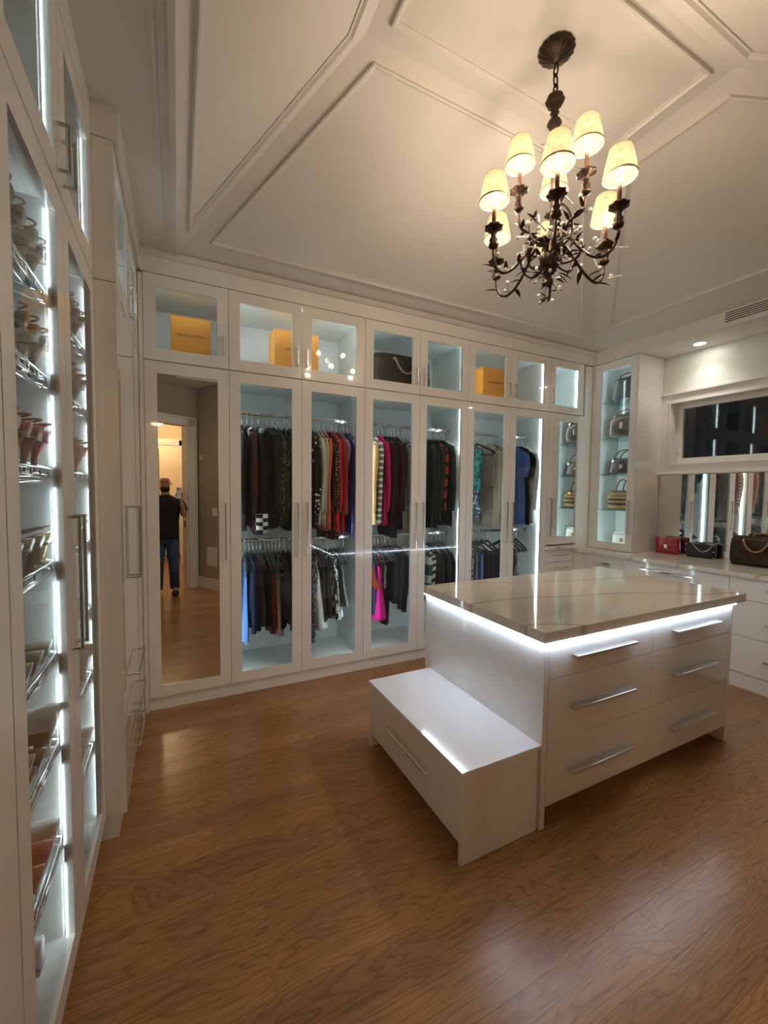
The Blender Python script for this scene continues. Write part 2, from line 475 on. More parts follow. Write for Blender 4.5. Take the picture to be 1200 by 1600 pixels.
# switch plate, thermostat, access panel on the angled wall
dA = (C1 - C0).normalized(); nA = Vector((-dA.y, dA.x))
def on_angled(name, t, z, w, h, th, mat, label, cat):
    p = C0 + dA * t + nA * 0.0
    e = empty(name, (p.x, p.y, z), atan2(dA.y, dA.x), label, cat)
    MB().box(-w / 2, w / 2, 0, th, -h / 2, h / 2).build('plate', mat, e, bevel=0.002)
    return e
e = on_angled('switch_plate', 0.44, 1.17, 0.12, 0.12, 0.006, TRIMP, 'white double light switch on the grey wall beside the entrance', 'light switch')
for s in (-0.025, 0.025): bx('rocker', TRIMP, e, s - 0.016, s + 0.016, 0.006, 0.010, -0.033, 0.033)
e = on_angled('thermostat', 0.10, 1.98, 0.045, 0.07, 0.02, TRIMP, 'small white sensor box high on the grey entrance wall', 'sensor')
e = on_angled('access_panel', 0.36, 0.50, 0.25, 0.28, 0.008, TRIMP, 'square white access panel low on the grey entrance wall', 'access panel')

# hallway beyond the doorway
m = MB()
m.box(-1.6, -1.5, -7.6, -3.0, 0, 3.0); m.box(1.35, 1.45, -7.6, -3.75, 0, 3.0); m.box(-1.6, 1.45, -7.7, -7.6, 0, 3.0)
w = m.build('wall_hallway', pbsdf('hall_paint', (0.72, 0.60, 0.42), 0.7)); w['kind'] = 'structure'
m = MB(); m.prism([(-1.6, -7.7), (1.45, -7.7), (1.45, -3.72), (0.75, -4.0), (-0.5, -3.27), (-1.6, -2.9)], 3.0, 3.06)
w = m.build('ceiling_hallway', CEIL); w['kind'] = 'structure'
hd = empty('door_2', (0, 0, 0), kind='structure')
m = MB(); m.box(-0.55, -0.45, -6.08, -5.96, 0, 2.45); m.box(0.45, 0.55, -6.08, -5.96, 0, 2.45); m.box(-0.55, 0.55, -6.08, -5.96, 2.35, 2.47)
m.build('casing', TRIMP, hd)
m = MB(); m.box(-1.5, -0.55, -6.05, -5.99, 0, 3.0); m.box(0.55, 1.35, -6.05, -5.99, 0, 3.0); m.box(-0.55, 0.55, -6.05, -5.99, 2.47, 3.0)
m.build('partition', pbsdf('hall_paint', (0.72, 0.60, 0.42), 0.7), hd)
m = MB(); m.box(0.02, 0.07, -6.95, -6.1, 0.01, 2.34); m.build('door_leaf', pbsdf('dark_stained_wood', (0.06, 0.032, 0.022), 0.4), hd)
hc = empty('hall_chest', (0.30, -7.2, 0), 0, 'white low chest of drawers standing in the warm hallway beyond the entrance', 'chest')
bx('body', TRIMP, hc, -0.20, 0.5, -0.35, 0.2, 0.06, 0.92, bevel=0.004)
bx('top', TRIMP, hc, -0.22, 0.52, -0.37, 0.22, 0.92, 0.95, bevel=0.004)
for k in range(3): bx('drawer_front', TRIMP, hc, -0.18, 0.48, 0.2, 0.215, 0.09 + 0.275 * k, 0.345 + 0.275 * k, bevel=0.004)
for fx in (-.18, .44): bx('foot', TRIMP, hc, fx, fx + .05, -0.3, 0.18, 0, 0.06)
lamp('hall_light', 'POINT', (0.1, -4.8, 2.7), HALL_W, (1.0, 0.70, 0.40), 0.15)
lamp('hall_light', 'POINT', (0.0, -6.9, 2.6), HALL_W * 0.7, (1.0, 0.72, 0.45), 0.15)

# ---- ceiling
ceil = empty('ceiling', (0, 0, 0), kind='structure')
TX0, TX1 = 0.415, XR
TY0, TY1 = -3.24, 0.0
FX0, FX1, FY0, FY1 = 1.2144, 2.8915, -1.9619, -1.2808
m = MB()
th = 0.05
m.box(-0.6, TX0, -3.3, 0.0, ZC, ZC + th)
m.box(-0.6, 5.05, 0.0, 0.74, ZC, ZC + th)
m.box(TX1, 5.05, Y_NEAR - 0.1, 0.0, ZC, ZC + th)
m.box(TX0, TX1, Y_NEAR - 0.1, TY0, ZC, ZC + th)
m.prism([(-0.6, -3.3), (-0.6, -3.1), (0.42, -3.3), (0.42, Y_NEAR - .1), (1.4, Y_NEAR - .1), (0.80, -3.95), (0.6, -3.95)], ZC + 0.001, ZC + th)
m.build('soffit', CEIL, ceil)
Av, Bv, Cv, Dv = (TX0, TY1, ZC), (TX1, TY1, ZC), (TX1, TY0, ZC), (TX0, TY0, ZC)
a, b, c, d = (FX0, FY1, ZT), (FX1, FY1, ZT), (FX1, FY0, ZT), (FX0, FY0, ZT)
SL = {'back': (Av, Bv, b, a), 'right': (Bv, Cv, c, b), 'near': (Cv, Dv, d, c), 'left': (Dv, Av, a, d), 'flat': (a, b, c, d)}
def slab(pts, t, mats, name, parent):
    P = [Vector(p) for p in pts]
    n = (P[1] - P[0]).cross(P[2] - P[0]).normalized()
    if n.z < 0: n = -n
    m = MB(); m.rings([P, [p + n * t for p in P]])
    return m.build(name, mats, parent)
def inset(pts, ds):
    P = [Vector(p) for p in pts]; N = len(P)
    n = (P[1] - P[0]).cross(P[2] - P[0]).normalized()
    cen = sum(P, Vector()) / N
    lines = []
    for i in range(N):
        p, q = P[i], P[(i + 1) % N]; e = (q - p).normalized(); inw = n.cross(e)
        if inw.dot(cen - p) < 0: inw = -inw
        lines.append((p + inw * ds[i], e))
    out = []
    for i in range(N):
        p1, e1 = lines[i - 1]; p2, e2 = lines[i]
        w = p2 - p1; bb = e1.dot(e2); den = 1 - bb * bb
        t = (w.dot(e1) - w.dot(e2) * bb) / den
        out.append(p1 + e1 * t)
    return out, n
INS = {'back': (0.16, 0.13, 0.075, 0.10), 'right': (0.30, 0.11, 0.10, 0.12), 'near': (0.16, 0.1, 0.08, 0.1), 'left': (0.09, 0.08, 0.09, 0.09), 'flat': (0.085, 0.085, 0.06, 0.085)}
for k, pts in SL.items():
    slab(pts, th, CEIL, 'flat_panel' if k == 'flat' else 'slope_panel', ceil)
    cuts = INS[k]
    o_, n = inset(pts, cuts); i_, _ = inset(pts, [c_ + 0.03 for c_ in cuts])
    i2, _ = inset(pts, [c_ + 0.010 for c_ in cuts]); i3, _ = inset(pts, [c_ + 0.020 for c_ in cuts])
    if n.z > 0: n = -n
    m = MB(); N = 4
    base = len(m.v)
    for ring, h in ((o_, -0.002), (o_, 0.018), (i2, 0.019), (i3, 0.007), (i_, 0.006), (i_, -0.002)):
        m.v += [tuple(p + n * h) for p in ring]
    for r in range(5):
        for j in range(N):
            m.face((r * N + j, r * N + (j + 1) % N, (r + 1) * N + (j + 1) % N, (r + 1) * N + j))
    m.build('panel_moulding', CEIL, ceil)
# edge bead around the tray, and the stepped band on the left soffit
m = MB()
for x0, x1, y0, y1 in ((TX0 - 0.012, TX0 + 0.012, TY0, TY1), (TX0, TX1, TY0 - 0.012, TY0 + 0.012)):
    m.box(x0, x1, y0, y1, ZC - 0.012, ZC + 0.004)
m.box(TX0 - 0.065, TX0 - 0.05, TY0, TY1, ZC - 0.008, ZC + 0.002)
t_ = m.build('trim_1', CEIL); t_['kind'] = 'structure'
m = MB(); m.rings([[(S_[0] - .05, 0.0, ZC - 0.03), (S_[0] - .05, -0.012, ZC - 0.03), (S_[0] - .05, -0.04, ZC - 0.001), (S_[0] - .05, 0.0, ZC - 0.001)], [(XR, 0.0, ZC - 0.03), (XR, -0.012, ZC - 0.03), (XR, -0.04, ZC - 0.001), (XR, 0.0, ZC - 0.001)]])
t_ = m.build('trim_2', CEIL); t_['kind'] = 'structure'
# friezes above the cabinets
m = MB(); m.box(XE, XR, 0.0, 0.02, Z_UP + 0.004, ZC); m.box(XE, XE + .02, YE, 0.0, Z_UP + 0.004, ZC); m.box(XL, XE, YE, YE + .02, Z_UP + 0.004, ZC)
m.box(XL - .02, XL, -3.2, YE, Z_UP + 0.004, ZC)
t_ = m.build('trim_3', SATIN); t_['kind'] = 'structure'
# bulkhead over the window wall
m = MB(); m.box(XR, XW, Y_NEAR, YBAG, 2.892, ZC); m.box(XR, XW, YBAG, 0.0, 2.892, ZC)
bk = m.build('ceiling_bulkhead', CEIL); bk['kind'] = 'structure'
# vent
v = empty('air_vent', (XR, -1.22, 2.97), 0, 'long white slotted air vent in the bulkhead face above the window', 'vent')
bx('frame', SATIN, v, -0.006, 0.0, -0.95, 0.01, -0.052, 0.044)
for k in range(5): bx('slot', BLACK, v, -0.008, -0.0055, -0.94, 0.0, -0.041 + k * 0.0175, -0.034 + k * 0.0175)
# downlights
def downlight(x, y, z, label, power=DOWN_W):
    e = empty('downlight', (x, y, z), 0, label, 'ceiling light', )
    MB().lathe([(0.048, -0.004), (0.052, -0.001), (0.046, 0.0)], n=24, cap=False).build('trim_ring', TRIMP, e, smooth=True)
    MB().lathe([(0.001, -0.003), (0.042, -0.003)], n=20, cap=False).build('lens', SPOT, e)
    lamp('downlight_beam', 'SPOT', (0, 0, -0.02), power, (1.0, 0.93, 0.82), 0.04, spot=radians(120), parent=e)
downlight(4.749, -0.914, 2.892, 'round recessed downlight under the bulkhead above the window corner')
downlight(4.749, -2.45, 2.892, 'second round downlight under the bulkhead, towards the entrance end')

# ---- window
win = empty('window_1', (XW, 0, 0), kind='structure')
m = MB(); cy0, cy1, cz0, cz1 = -2.41, -0.492, 1.70, 2.52
def frame4(mb, y0, y1, z0, z1, w, x0, x1):
    mb.box(x0, x1, y0, y1, z0, z0 + w); mb.box(x0, x1, y0, y1, z1 - w, z1); mb.box(x0, x1, y0, y0 + w, z0 + w, z1 - w); mb.box(x0, x1, y1 - w, y1, z0 + w, z1 - w)
frame4(m, cy0, cy1, cz0, cz1, 0.105, -0.022, 0.0); frame4(m, cy0, cy1, cz0, cz1, 0.022, -0.040, -0.022); frame4(m, cy0 + .095, cy1 - .095, cz0 + .095, cz1 - .095, 0.014, -0.030, -0.022)
m.build('window_casing', TRIMP, win, bevel=0.003)
m = MB(); frame4(m, WY0, WY1, WZ0, WZ1, 0.012, 0.0, 0.14); m.build('window_jamb', TRIMP, win)
m = MB(); frame4(m, WY0 + 0.012, WY1 - 0.012, WZ0 + 0.012, WZ1 - 0.012, 0.055, 0.075, 0.115); m.build('window_sash', TRIMP, win, bevel=0.004)
m = MB(); m.box(0.092, 0.098, WY0 + 0.067, WY1 - 0.067, WZ0 + 0.067, WZ1 - 0.067); m.build('glass_pane', GLASS, win)
MB().tube([(0.07, WY1 - 0.035, 1.90), (0.055, WY1 - 0.035, 1.93), (0.05, WY1 - 0.035, 1.98)], 0.006).build('latch', TRIMP, win, smooth=True)
MB().box(0.045, 0.075, -1.62, -1.54, WZ0 + 0.03, WZ0 + 0.05).build('latch', TRIMP, win)

# ================================================================== CABINETS (local frame: x along the front, y into the cabinet, z up)
def bar_handle(parent, p, length, vertical=True, mat=NICKEL, proud=0.034, w=0.009):
    x, y, z = p; m = MB(); h = length / 2
    if vertical:
        m.box(x - w / 2, x + w / 2, y - proud, y - proud + w, z - h, z + h)
        for s in (-1, 1):
            zz = z + s * (h - w / 2); m.box(x - w / 2, x + w / 2, y - proud + w, y, zz - w / 2, zz + w / 2)
    else:
        m.box(x - h, x + h, y - proud, y - proud + w, z - w / 2, z + w / 2)
        for s in (-1, 1):
            xx = x + s * (h - w / 2); m.box(xx - w / 2, xx + w / 2, y - proud + w, y, z - w / 2, z + w / 2)
    return m.build('handle', mat, parent, bevel=0.0015)

def door(parent, x0, x1, z0, z1, kind, hx=None, hz=None, hl=0.38, sw=0.073, mat=None, glass=None, name='door', sides=None):
    g = 0.0015; x0 += g; x1 -= g; z0 += g; z1 -= g; T = 0.021
    mat = mat or SATIN
    m = MB()
    if kind == 'solid':
        m.box(x0, x1, 0, T, z0, z1)
        d = m.build(name, mat, parent, bevel=0.0015)
    else:
        sl, sr = sides or (sw, sw)
        m.box(x0, x0 + sl, 0, T, z0, z1); m.box(x1 - sr, x1, 0, T, z0, z1)
        m.box(x0 + sl, x1 - sr, 0, T, z0, z0 + sw + .004); m.box(x0 + sl, x1 - sr, 0, T, z1 - sw - .004, z1)
        d = m.build(name, mat, parent)
        pm = MIRROR if kind == 'mirror' else GLASS
        MB().box(x0 + sl, x1 - sr, 0.007, 0.011, z0 + sw + .004, z1 - sw - .004).build('mirror_pane' if kind == 'mirror' else 'glass_pane', pm, d)
    if hx is not None: bar_handle(d, (hx, 0, hz), hl, True)
    return d

def carcass(parent, w, dep, z0, z1, mat=INNER, outer=LACQ, name='carcass', t=0.018, shelves=(), divs=()):
    m = MB(); y0 = 0.023
    m.box(0.001, t, y0, dep, z0, z1); m.box(w - t, w - 0.001, y0, dep, z0, z1)
    m.box(t, w - t, y0, dep, z0, z0 + t); m.box(t, w - t, y0, dep, z1 - t, z1)
    m.box(t, w - t, dep - 0.012, dep, z0 + t, z1 - t)
    for s in shelves: m.box(t, w - t, y0 + 0.01, dep - .012, s - t / 2, s + t / 2)
    for s in divs: m.box(s - t / 2, s + t / 2, y0, dep - .012, z0 + t, z1 - t)
    return m.build(name, mat, parent)

def led(parent, *b):
    return MB().box(*b).build('light_strip', LED, parent)

def side_leds(parent, x0, x1, z0, z1, y=0.085, both=True, t=0.018):
    led(parent, x1 - t - 0.008, x1 - t - 0.0005, y, y + 0.016, z0, z1)
    if both: led(parent, x0 + t + 0.0005, x0 + t + 0.008, y, y + 0.016, z0, z1)

ZB = 0.0912
def plinth(parent, w, z, inset=0.02, dep=0.5):
    return bx('plinth', SATIN, parent, 0.0, w, inset, inset + 0.02, 0.0, z)

# ---- back wall, lower wardrobes
mw = empty('mirror_wardrobe', (S_[0], 0, 0), 0, 'tall white wardrobe with a full length mirror door in the corner of the long wall', 'wardrobe')
carcass(mw, P_, 0.6, ZB, Z_SPLIT); plinth(mw, P_, ZB)
door(mw, 0, P_, ZB, Z_SPLIT, 'mirror', P_ - 0.033, 1.205, 0.40)
ORD = ['first', 'second', 'third']
ward = []
for k in range(3):
    x0 = S_[1 + 2 * k]
    e = empty('glass_wardrobe', (x0, 0, 0), 0, f'{ORD[k]} double glass-door wardrobe of hanging clothes from the mirror wardrobe', 'wardrobe', 'double glass wardrobes along the long wall')
    W2 = 2 * P_
    carcass(e, W2, 0.6, ZB, Z_SPLIT); plinth(e, W2, ZB)
    door(e, 0, P_, ZB, Z_SPLIT, 'glass', P_ - 0.036, 1.205, 0.40)
    door(e, P_, W2, ZB, Z_SPLIT, 'glass', P_ + 0.036, 1.205, 0.40)
    for z in (2.095, 1.10):
        m = MB(); m.box(0.02, W2 - 0.02, 0.268, 0.292, z - 0.014, z + 0.014)
        m.build('hanging_rod', CHROME, e, bevel=0.006)
        for xx in (0.018, W2 - 0.026): bx('rod_bracket', CHROME, e, xx, xx + 0.008, 0.26, 0.30, z - .03, z + .03)
    side_leds(e, 0, W2, 0.16, 2.30)
    ward.append(e)
# mirror-front tall unit in the corner with drawers under it
w7 = S_[8] - S_[7]
e = empty('corner_mirror_cabinet', (S_[7], 0, 0), 0, 'narrow corner cabinet with mirror door above small drawers, next to the handbag display', 'cabinet')
carcass(e, w7, 0.6, ZB, Z_SPLIT, shelves=(0.90,)); plinth(e, w7, ZB)
door(e, 0, 0.443, 0.955, Z_SPLIT, 'mirror', None, sides=(0.073, 0.008))
bar_handle(e.children[-1], (0.036, 0, 1.25), 0.40)
bx('end_stile', SATIN, e, 0.4445, w7, 0.0, 0.021, 0.90, Z_SPLIT)
bx('ledge', QUARTZ, e, 0.0, 0.443, -0.03, 0.021, 0.905, 0.945)
for z0, z1 in ((ZB, 0.36), (0.36, 0.63), (0.63, 0.765), (0.765, 0.90)):
    d = door(e, 0, 0.443, z0, z1, 'solid', name='drawer', mat=LACQ); bar_handle(d, (0.22, 0, z1 - 0.06), 0.2, False)
bx('end_stile', SATIN, e, 0.4445, w7, 0.0, 0.021, ZB, 0.90)
m = MB(); m.box(S_[8], XR - 0.001, 0.002, 0.02, 0.0, 2.88); t_ = m.build('trim_4', SATIN); t_['kind'] = 'structure'
m = MB(); m.box(XE + 0.001, S_[0] - 0.001, 0.002, 0.02, 0.0, 2.88); t_ = m.build('trim_5', SATIN); t_['kind'] = 'structure'

# ---- back wall, upper cabinets
UZ0 = Z_SPLIT + 0.004
def upper(x0, widths, hinge, label, nm='top_cabinet', topled=False, leds=True):
    W_ = sum(widths)
    e = empty(nm, (x0, 0, UZ0), 0, label, 'cabinet', 'glass top cabinets along the long wall')
    H = Z_UP - UZ0
    carcass(e, W_, 0.6, 0.0, H)
    x = 0
    for wd, hs in zip(widths, hinge):
        hx = x + wd - 0.036 if hs == 'r' else x + 0.036
        door(e, x, x + wd, 0, H, 'glass', hx, 0.155, 0.13)
        x += wd
    if leds: side_leds(e, 0, W_, 0.03, H - 0.03, y=0.07)
    if topled: led(e, 0.03, W_ - 0.03, 0.03, 0.05, H - 0.026, H - 0.019)
    return e
upper(S_[0], [P_], 'r', 'glass top cabinet above the mirror wardrobe holding one orange box', topled=True, leds=False)
upper(S_[1], [P_, P_], 'rl', 'double glass top cabinet holding an orange box behind its middle', topled=True)
upper(S_[3], [P_, P_], 'rl', 'double glass top cabinet holding a large dark tote bag')
upper(S_[5], [P_, P_], 'rl', 'double glass top cabinet holding an orange box at one side')
upper(S_[7], [0.508], 'l', 'single empty glass top cabinet in the corner by the handbag display')

# ---- window side: handbag display cabinet on the counter
e = empty('handbag_display_cabinet', (XR, -0.03, 0), -pi / 2, 'tall lit glass-door cabinet of handbags standing on the counter by the window', 'cabinet')
Wb = -YBAG - 0.03
m = MB(); t = 0.018
m.box(0, t, 0.023, 0.41, 0.905, 2.888); m.box(Wb - t, Wb - .0005, 0.023, 0.41, 0.905, 2.888)
m.box(t, Wb - t, 0.023, 0.41, 0.905, 0.935); m.box(t, Wb - t, 0.023, 0.41, 2.86, 2.888); m.box(t, Wb - t, 0.395, 0.41, 0.935, 2.86)
m.build('carcass', INNER, e)
bx('filler_strip', SATIN, e, -0.029, -0.0005, 0.0, 0.02, 0.905, 2.888)
bx('side_panel', LACQ, e, Wb, Wb + 0.004, -0.0, 0.41, 0.905, 2.888)
door(e, 0.0, Wb - 0.001, 0.906, 2.886, 'glass', Wb - 0.033, 1.26, 0.34)
for z in (2.48, 2.085, 1.705, 1.325):
    bx('glass_shelf', SHELFGLASS, e, t, Wb - t, 0.035, 0.39, z - 0.005, z + 0.005)
led(e, t + 0.0005, t + 0.008, 0.05, 0.066, 0.95, 2.84); led(e, Wb - t - 0.008, Wb - t - 0.0005, 0.05, 0.066, 0.95, 2.84)

# ---- window side: base cabinets and counter
def base_unit(y0, y1, rows, label, hl, hdx=0.0):
    W_ = y0 - y1
    e = empty('base_cabinet', (XC, y0, 0), -pi / 2, label, 'cabinet', 'white drawer units under the window counter')
    carcass(e, W_, 0.6, 0.12, 0.866)
    bx('plinth', LACQ, e, 0, W_, 0.012, 0.03, 0.0, 0.118)
    for z0, z1, hz in rows:
        d = door(e, 0, W_, z0, z1, 'solid', name='drawer', mat=LACQ)
        bar_handle(d, (W_ / 2 + hdx, 0, hz), hl, False, CHROME, 0.03, 0.012)
R3 = [(0.122, 0.41, 0.26), (0.41, 0.696, 0.53), (0.696, 0.864, 0.79)]
base_unit(-0.12, -0.55, R3, 'narrow white drawer unit below the handbag display cabinet', 0.19)
base_unit(-0.55, -1.43, [(0.122, 0.41, 0.26), (0.41, 0.66, 0.53), (0.66, 0.864, 0.80)], 'wide white drawer unit below the small red bag', 0.46, -0.04)
base_unit(-1.43, -2.31, R3, 'wide white drawer unit below the big brown bag', 0.40)
base_unit(-2.31, -3.19, R3, 'wide white drawer unit at the entrance end of the counter', 0.40)
m = MB(); m.box(XC, XC + 0.02, -0.119, -0.001, 0.0, 0.866); t_ = m.build('trim_6', LACQ); t_['kind'] = 'structure'
ctr = bx('window_counter', QUARTZ, None, 4.283, XW - 0.001, -3.2, -0.001, 0.868, 0.9035, bevel=0.002)
tag(ctr, 'long pale marble-look counter running under the window', 'counter')
bs = bx('mirror_backsplash', MIRROR, None, XW - 0.006, XW - 0.001, -3.2, YBAG - 0.008, 0.905, 1.695)
tag(bs, 'low wide mirror panel between the counter and the window', 'mirror')

# ---- left wall, near glass shoe cabinets
LY0 = -2.105; LW = 0.5085
sc_ = empty('shoe_cabinet', (XL, LY0, 0), pi / 2, 'tall glass-door shoe cabinet with slanted chrome racks on the left wall', 'cabinet')
carcass(sc_, 2 * LW, 0.55, 0.10, Z_SPLIT, divs=(LW,))
bx('plinth', SATIN, sc_, 0, 2 * LW, 0.06, 0.08, 0, 0.099)
door(sc_, 0, LW, 0.098, Z_SPLIT, 'glass', LW - 0.035, 1.22, 0.40)
door(sc_, LW, 2 * LW, 0.098, Z_SPLIT, 'glass', LW + 0.035, 1.22, 0.40)
RACKZ = [2.02, 1.785, 1.53, 1.265, 0.995, 0.73, 0.43]
for bay in (0, 1):
    xa, xb = bay * LW + 0.022, (bay + 1) * LW - 0.024
    for z in RACKZ:
        m = MB(); dz = 0.10
        for (yy, zz, r) in ((0.034, z, 0.0045), (0.034, z + 0.022, 0.0045), (0.046, z - 0.014, 0.005), (0.40, z + dz, 0.005), (0.40, z + dz + 0.03, 0.004)):
            m.tube([(xa, yy, zz), (xb, yy, zz)], r, 6)
        for xx in (xa + 0.004, xb - 0.004): m.tube([(xx, 0.034, z + 0.022), (xx, 0.40, z + dz + 0.03)], 0.004, 6); m.tube([(xx, 0.034, z), (xx, 0.40, z + dz)], 0.004, 6)
        for j in range(6):
            xx = xa + (xb - xa) * (j + .5) / 6
            m.tube([(xx, 0.034, z), (xx, 0.034, z + .022)], 0.003, 5)
        m.build('shoe_rack', CHROME, sc_, smooth=True)
        m = MB(); m.rings([[(xa, 0.05, z - 0.006), (xb, 0.05, z - 0.006), (xb, 0.40, z + dz - 0.006), (xa, 0.40, z + dz - 0.006)], [(xa, 0.05, z - 0.001), (xb, 0.05, z - 0.001), (xb, 0.40, z + dz - 0.001), (xa, 0.40, z + dz - 0.001)]])
        m.build('rack_tray', SHELFGLASS, sc_)
for bay in (0, 1):
    for za, zb in [(0.14, 0.40), (0.46, 0.70), (0.76, 0.965), (1.03, 1.235), (1.295, 1.50), (1.56, 1.755), (1.815, 1.99), (2.05, 2.29)]:
        xx = (bay + 1) * LW - 0.0755
        if bay == 0: MB().box(xx - 0.003, xx - 0.0005, 0.0185, 0.0205, za, zb).build('light_strip', LED2, sc_)
        xx = (bay + 1) * LW - (0.0095 if bay == 0 else 0.0185)
        MB().box(xx - 0.009, xx - 0.0005, 0.0235, 0.0285, za, zb).build('light_strip', LED2, sc_)  # extra strip hidden behind the stile, added to light the bay
su = empty('top_cabinet', (XL, LY0, UZ0), pi / 2, 'glass top cabinet over the shoe cabinet on the left wall', 'cabinet')
H = Z_UP - UZ0
carcass(su, 2 * LW, 0.55, 0, H, divs=(LW,))
door(su, 0, LW, 0, H, 'glass', LW - 0.036, 0.115, 0.135); door(su, LW, 2 * LW, 0, H, 'glass', LW + 0.036, 0.115, 0.135)
for xx in (2 * LW - .0755, LW - .0755): MB().box(xx - 0.003, xx - 0.0005, 0.0185, 0.0205, 0.082, H - .082).build('light_strip', LED2, su)
# solid units nearer the entrance
for nm, z0, z1, lb in (('tall_cabinet', 0.098, Z_SPLIT, 'plain white tall cabinet at the entrance end of the left wall'), ('top_cabinet', UZ0, Z_UP, 'plain white top cabinet at the entrance end of the left wall')):
    e = empty(nm, (XL, LY0 - 0.96, 0), pi / 2, lb, 'cabinet')
    carcass(e, 0.958, 0.55, z0 + .002, z1)
    door(e, 0, 0.479, z0, z1, 'solid', 0.479 - 0.035, 1.22 if z0 < 1 else UZ0 + .12, 0.4 if z0 < 1 else .13); door(e, 0.479, 0.958, z0, z1, 'solid', 0.479 + 0.035, 1.22 if z0 < 1 else UZ0 + .12, .4 if z0 < 1 else .13)
    if z0 < 1: bx('plinth', SATIN, e, 0, 0.958, 0.06, 0.08, 0, 0.096)

# ---- left wall, far cabinets that stand proud
YE += 0.003; FW = -YE - 0.04
fl = empty('linen_cabinet', (XE, YE, 0), pi / 2, 'glossy white tall cabinet with drawers, standing proud in the left corner', 'cabinet')
carcass(fl, FW, 0.62, 0.10, Z_SPLIT, outer=LACQ)
bx('end_panel', LACQ, fl, -0.004, 0.0005, 0.0, 0.62, 0.10, Z_SPLIT)
bx('plinth', SATIN, fl, 0.0, FW, 0.03, 0.05, 0.0, 0.099)
bx('plinth', SATIN, fl, 0.0, 0.02, 0.05, 0.5, 0.0, 0.099)
hw = FW / 2
door(fl, 0, hw, 0.70, Z_SPLIT, 'solid', hw - 0.035, 1.22, 0.38, mat=LACQ); door(fl, hw, FW, 0.70, Z_SPLIT, 'solid', hw + 0.035, 1.22, 0.38, mat=LACQ)
for z0, z1, hz in ((0.10, 0.27, 0.20), (0.27, 0.48, 0.385), (0.48, 0.70, 0.575)):
    d = door(fl, 0, FW, z0, z1, 'solid', name='drawer', mat=LACQ); bar_handle(d, (FW / 2, 0, hz), 0.38, False)
fu = empty('top_cabinet', (XE, YE, UZ0), pi / 2, 'double glass top cabinet over the proud linen cabinet in the left corner', 'cabinet')
carcass(fu, FW, 0.62, 0, H)
bx('end_panel', LACQ, fu, -0.004, 0.0005, 0.0, 0.62, 0, H)
door(fu, 0, hw, 0, H, 'glass', hw - 0.036, 0.125, 0.13); door(fu, hw, FW, 0, H, 'glass', hw + 0.036, 0.125, 0.13)
side_leds(fu, 0, FW, 0.03, H - .03, y=0.05)
bx('filler_strip', SATIN, fl, FW + 0.0005, FW + 0.039, 0.001, 0.02, 0.0, Z_SPLIT)
bx('filler_strip', SATIN, fu, FW + 0.0005, FW + 0.039, 0.001, 0.02, 0.0, H)

# ================================================================== ISLAND
isl = empty('island_cabinet', (2.62, -1.36, 0), 0, 'glossy white island with six chrome-handled drawers in the middle of the room', 'cabinet')
ox, oy = 2.62, -1.36
def ib(name, mat, x0, x1, y0, y1, z0, z1, parent=isl, bevel=0.0):
    return MB().box(x0 - ox, x1 - ox, y0 - oy, y1 - oy, z0, z1).build(name, mat, parent, bevel=bevel)
ix0, ix1, iy0, iy1 = 1.836, 3.402, -1.850, -0.885
ib('carcass', LACQ, ix0 + 0.03, ix1 - 0.03, iy0 + 0.022, iy1, 0.097, 0.846)
ib('end_panel', LACQ, ix0, ix0 + 0.028, iy0, iy1, 0.0, 0.846, bevel=0.001)
ib('end_panel', LACQ, ix1 - 0.028, ix1, iy0, iy1, 0.0, 0.846, bevel=0.001)
ib('plinth', LACQ, ix0 + 0.03, ix1 - 0.03, iy0 + 0.10, iy0 + 0.12, 0.0, 0.096)
ib('plinth', LACQ, ix0 + 0.03, ix1 - 0.03, iy1 - 0.08, iy1 - 0.06, 0.0, 0.096)
xm = 2.6164
for c0, c1 in ((ix0 + 0.03, xm), (xm, ix1 - 0.03)):
    for z0, z1, hz in ((0.097, 0.386, 0.237), (0.386, 0.676, 0.535), (0.676, 0.846, 0.772)):
        d = ib('drawer', LACQ, c0 + 0.0015, c1 - 0.0015, iy0, iy0 + 0.02, z0 + 0.0015, z1 - 0.0015, bevel=0.0015)
        cc = (c0 + c1) / 2 - ox - (0.02 if c0 < 2 else 0.0); L = 0.43
        m = MB(); yy = iy0 - oy; hz2 = hz
        m.box(cc - L / 2, cc + L / 2, yy - 0.034, yy, hz2 - 0.003, hz2 + 0.003); m.box(cc - L / 2, cc + L / 2, yy - 0.038, yy - 0.034, hz2 - 0.007, hz2 + 0.004)
        m.build('handle', pbsdf('satin_steel', (0.72, 0.71, 0.70), 0.3, metal=1.0), d, bevel=0.001)
for b_ in ((ix0 - 0.016, ix0 - 0.002, iy0 - .01, iy1), (ix0 - 0.012, ix1, iy0 - 0.016, iy0 - 0.004), (ix1 + 0.01, ix1 + 0.018, iy0, iy1), (ix0, ix1, iy1 + .006, iy1 + .014)):
    ib('light_strip', emit('island_led', (0.72, 0.84, 1.0), 14.0), b_[0], b_[1], b_[2], b_[3], 0.8465, 0.8495)
slabtop = MB().box(-0.8, 0.9, -0.495, 0.485, 0.0, 0.051).build('island_countertop', QUARTZ, None, bevel=0.003)
slabtop.location = (2.62, -1.37, 0.850)
tag(slabtop, 'thick veined marble-look slab lying on top of the island drawers', 'countertop')
bn = empty('bench_drawer_unit', (1.62, -1.395, 0), 0, 'low glossy white bench with one wide drawer against the island end', 'bench')
bo = (1.62, -1.395)
def bb(name, mat, x0, x1, y0, y1, z0, z1, parent=bn, bevel=0.0):
    return MB().box(x0 - bo[0], x1 - bo[0], y0 - bo[1], y1 - bo[1], z0, z1).build(name, mat, parent, bevel=bevel)
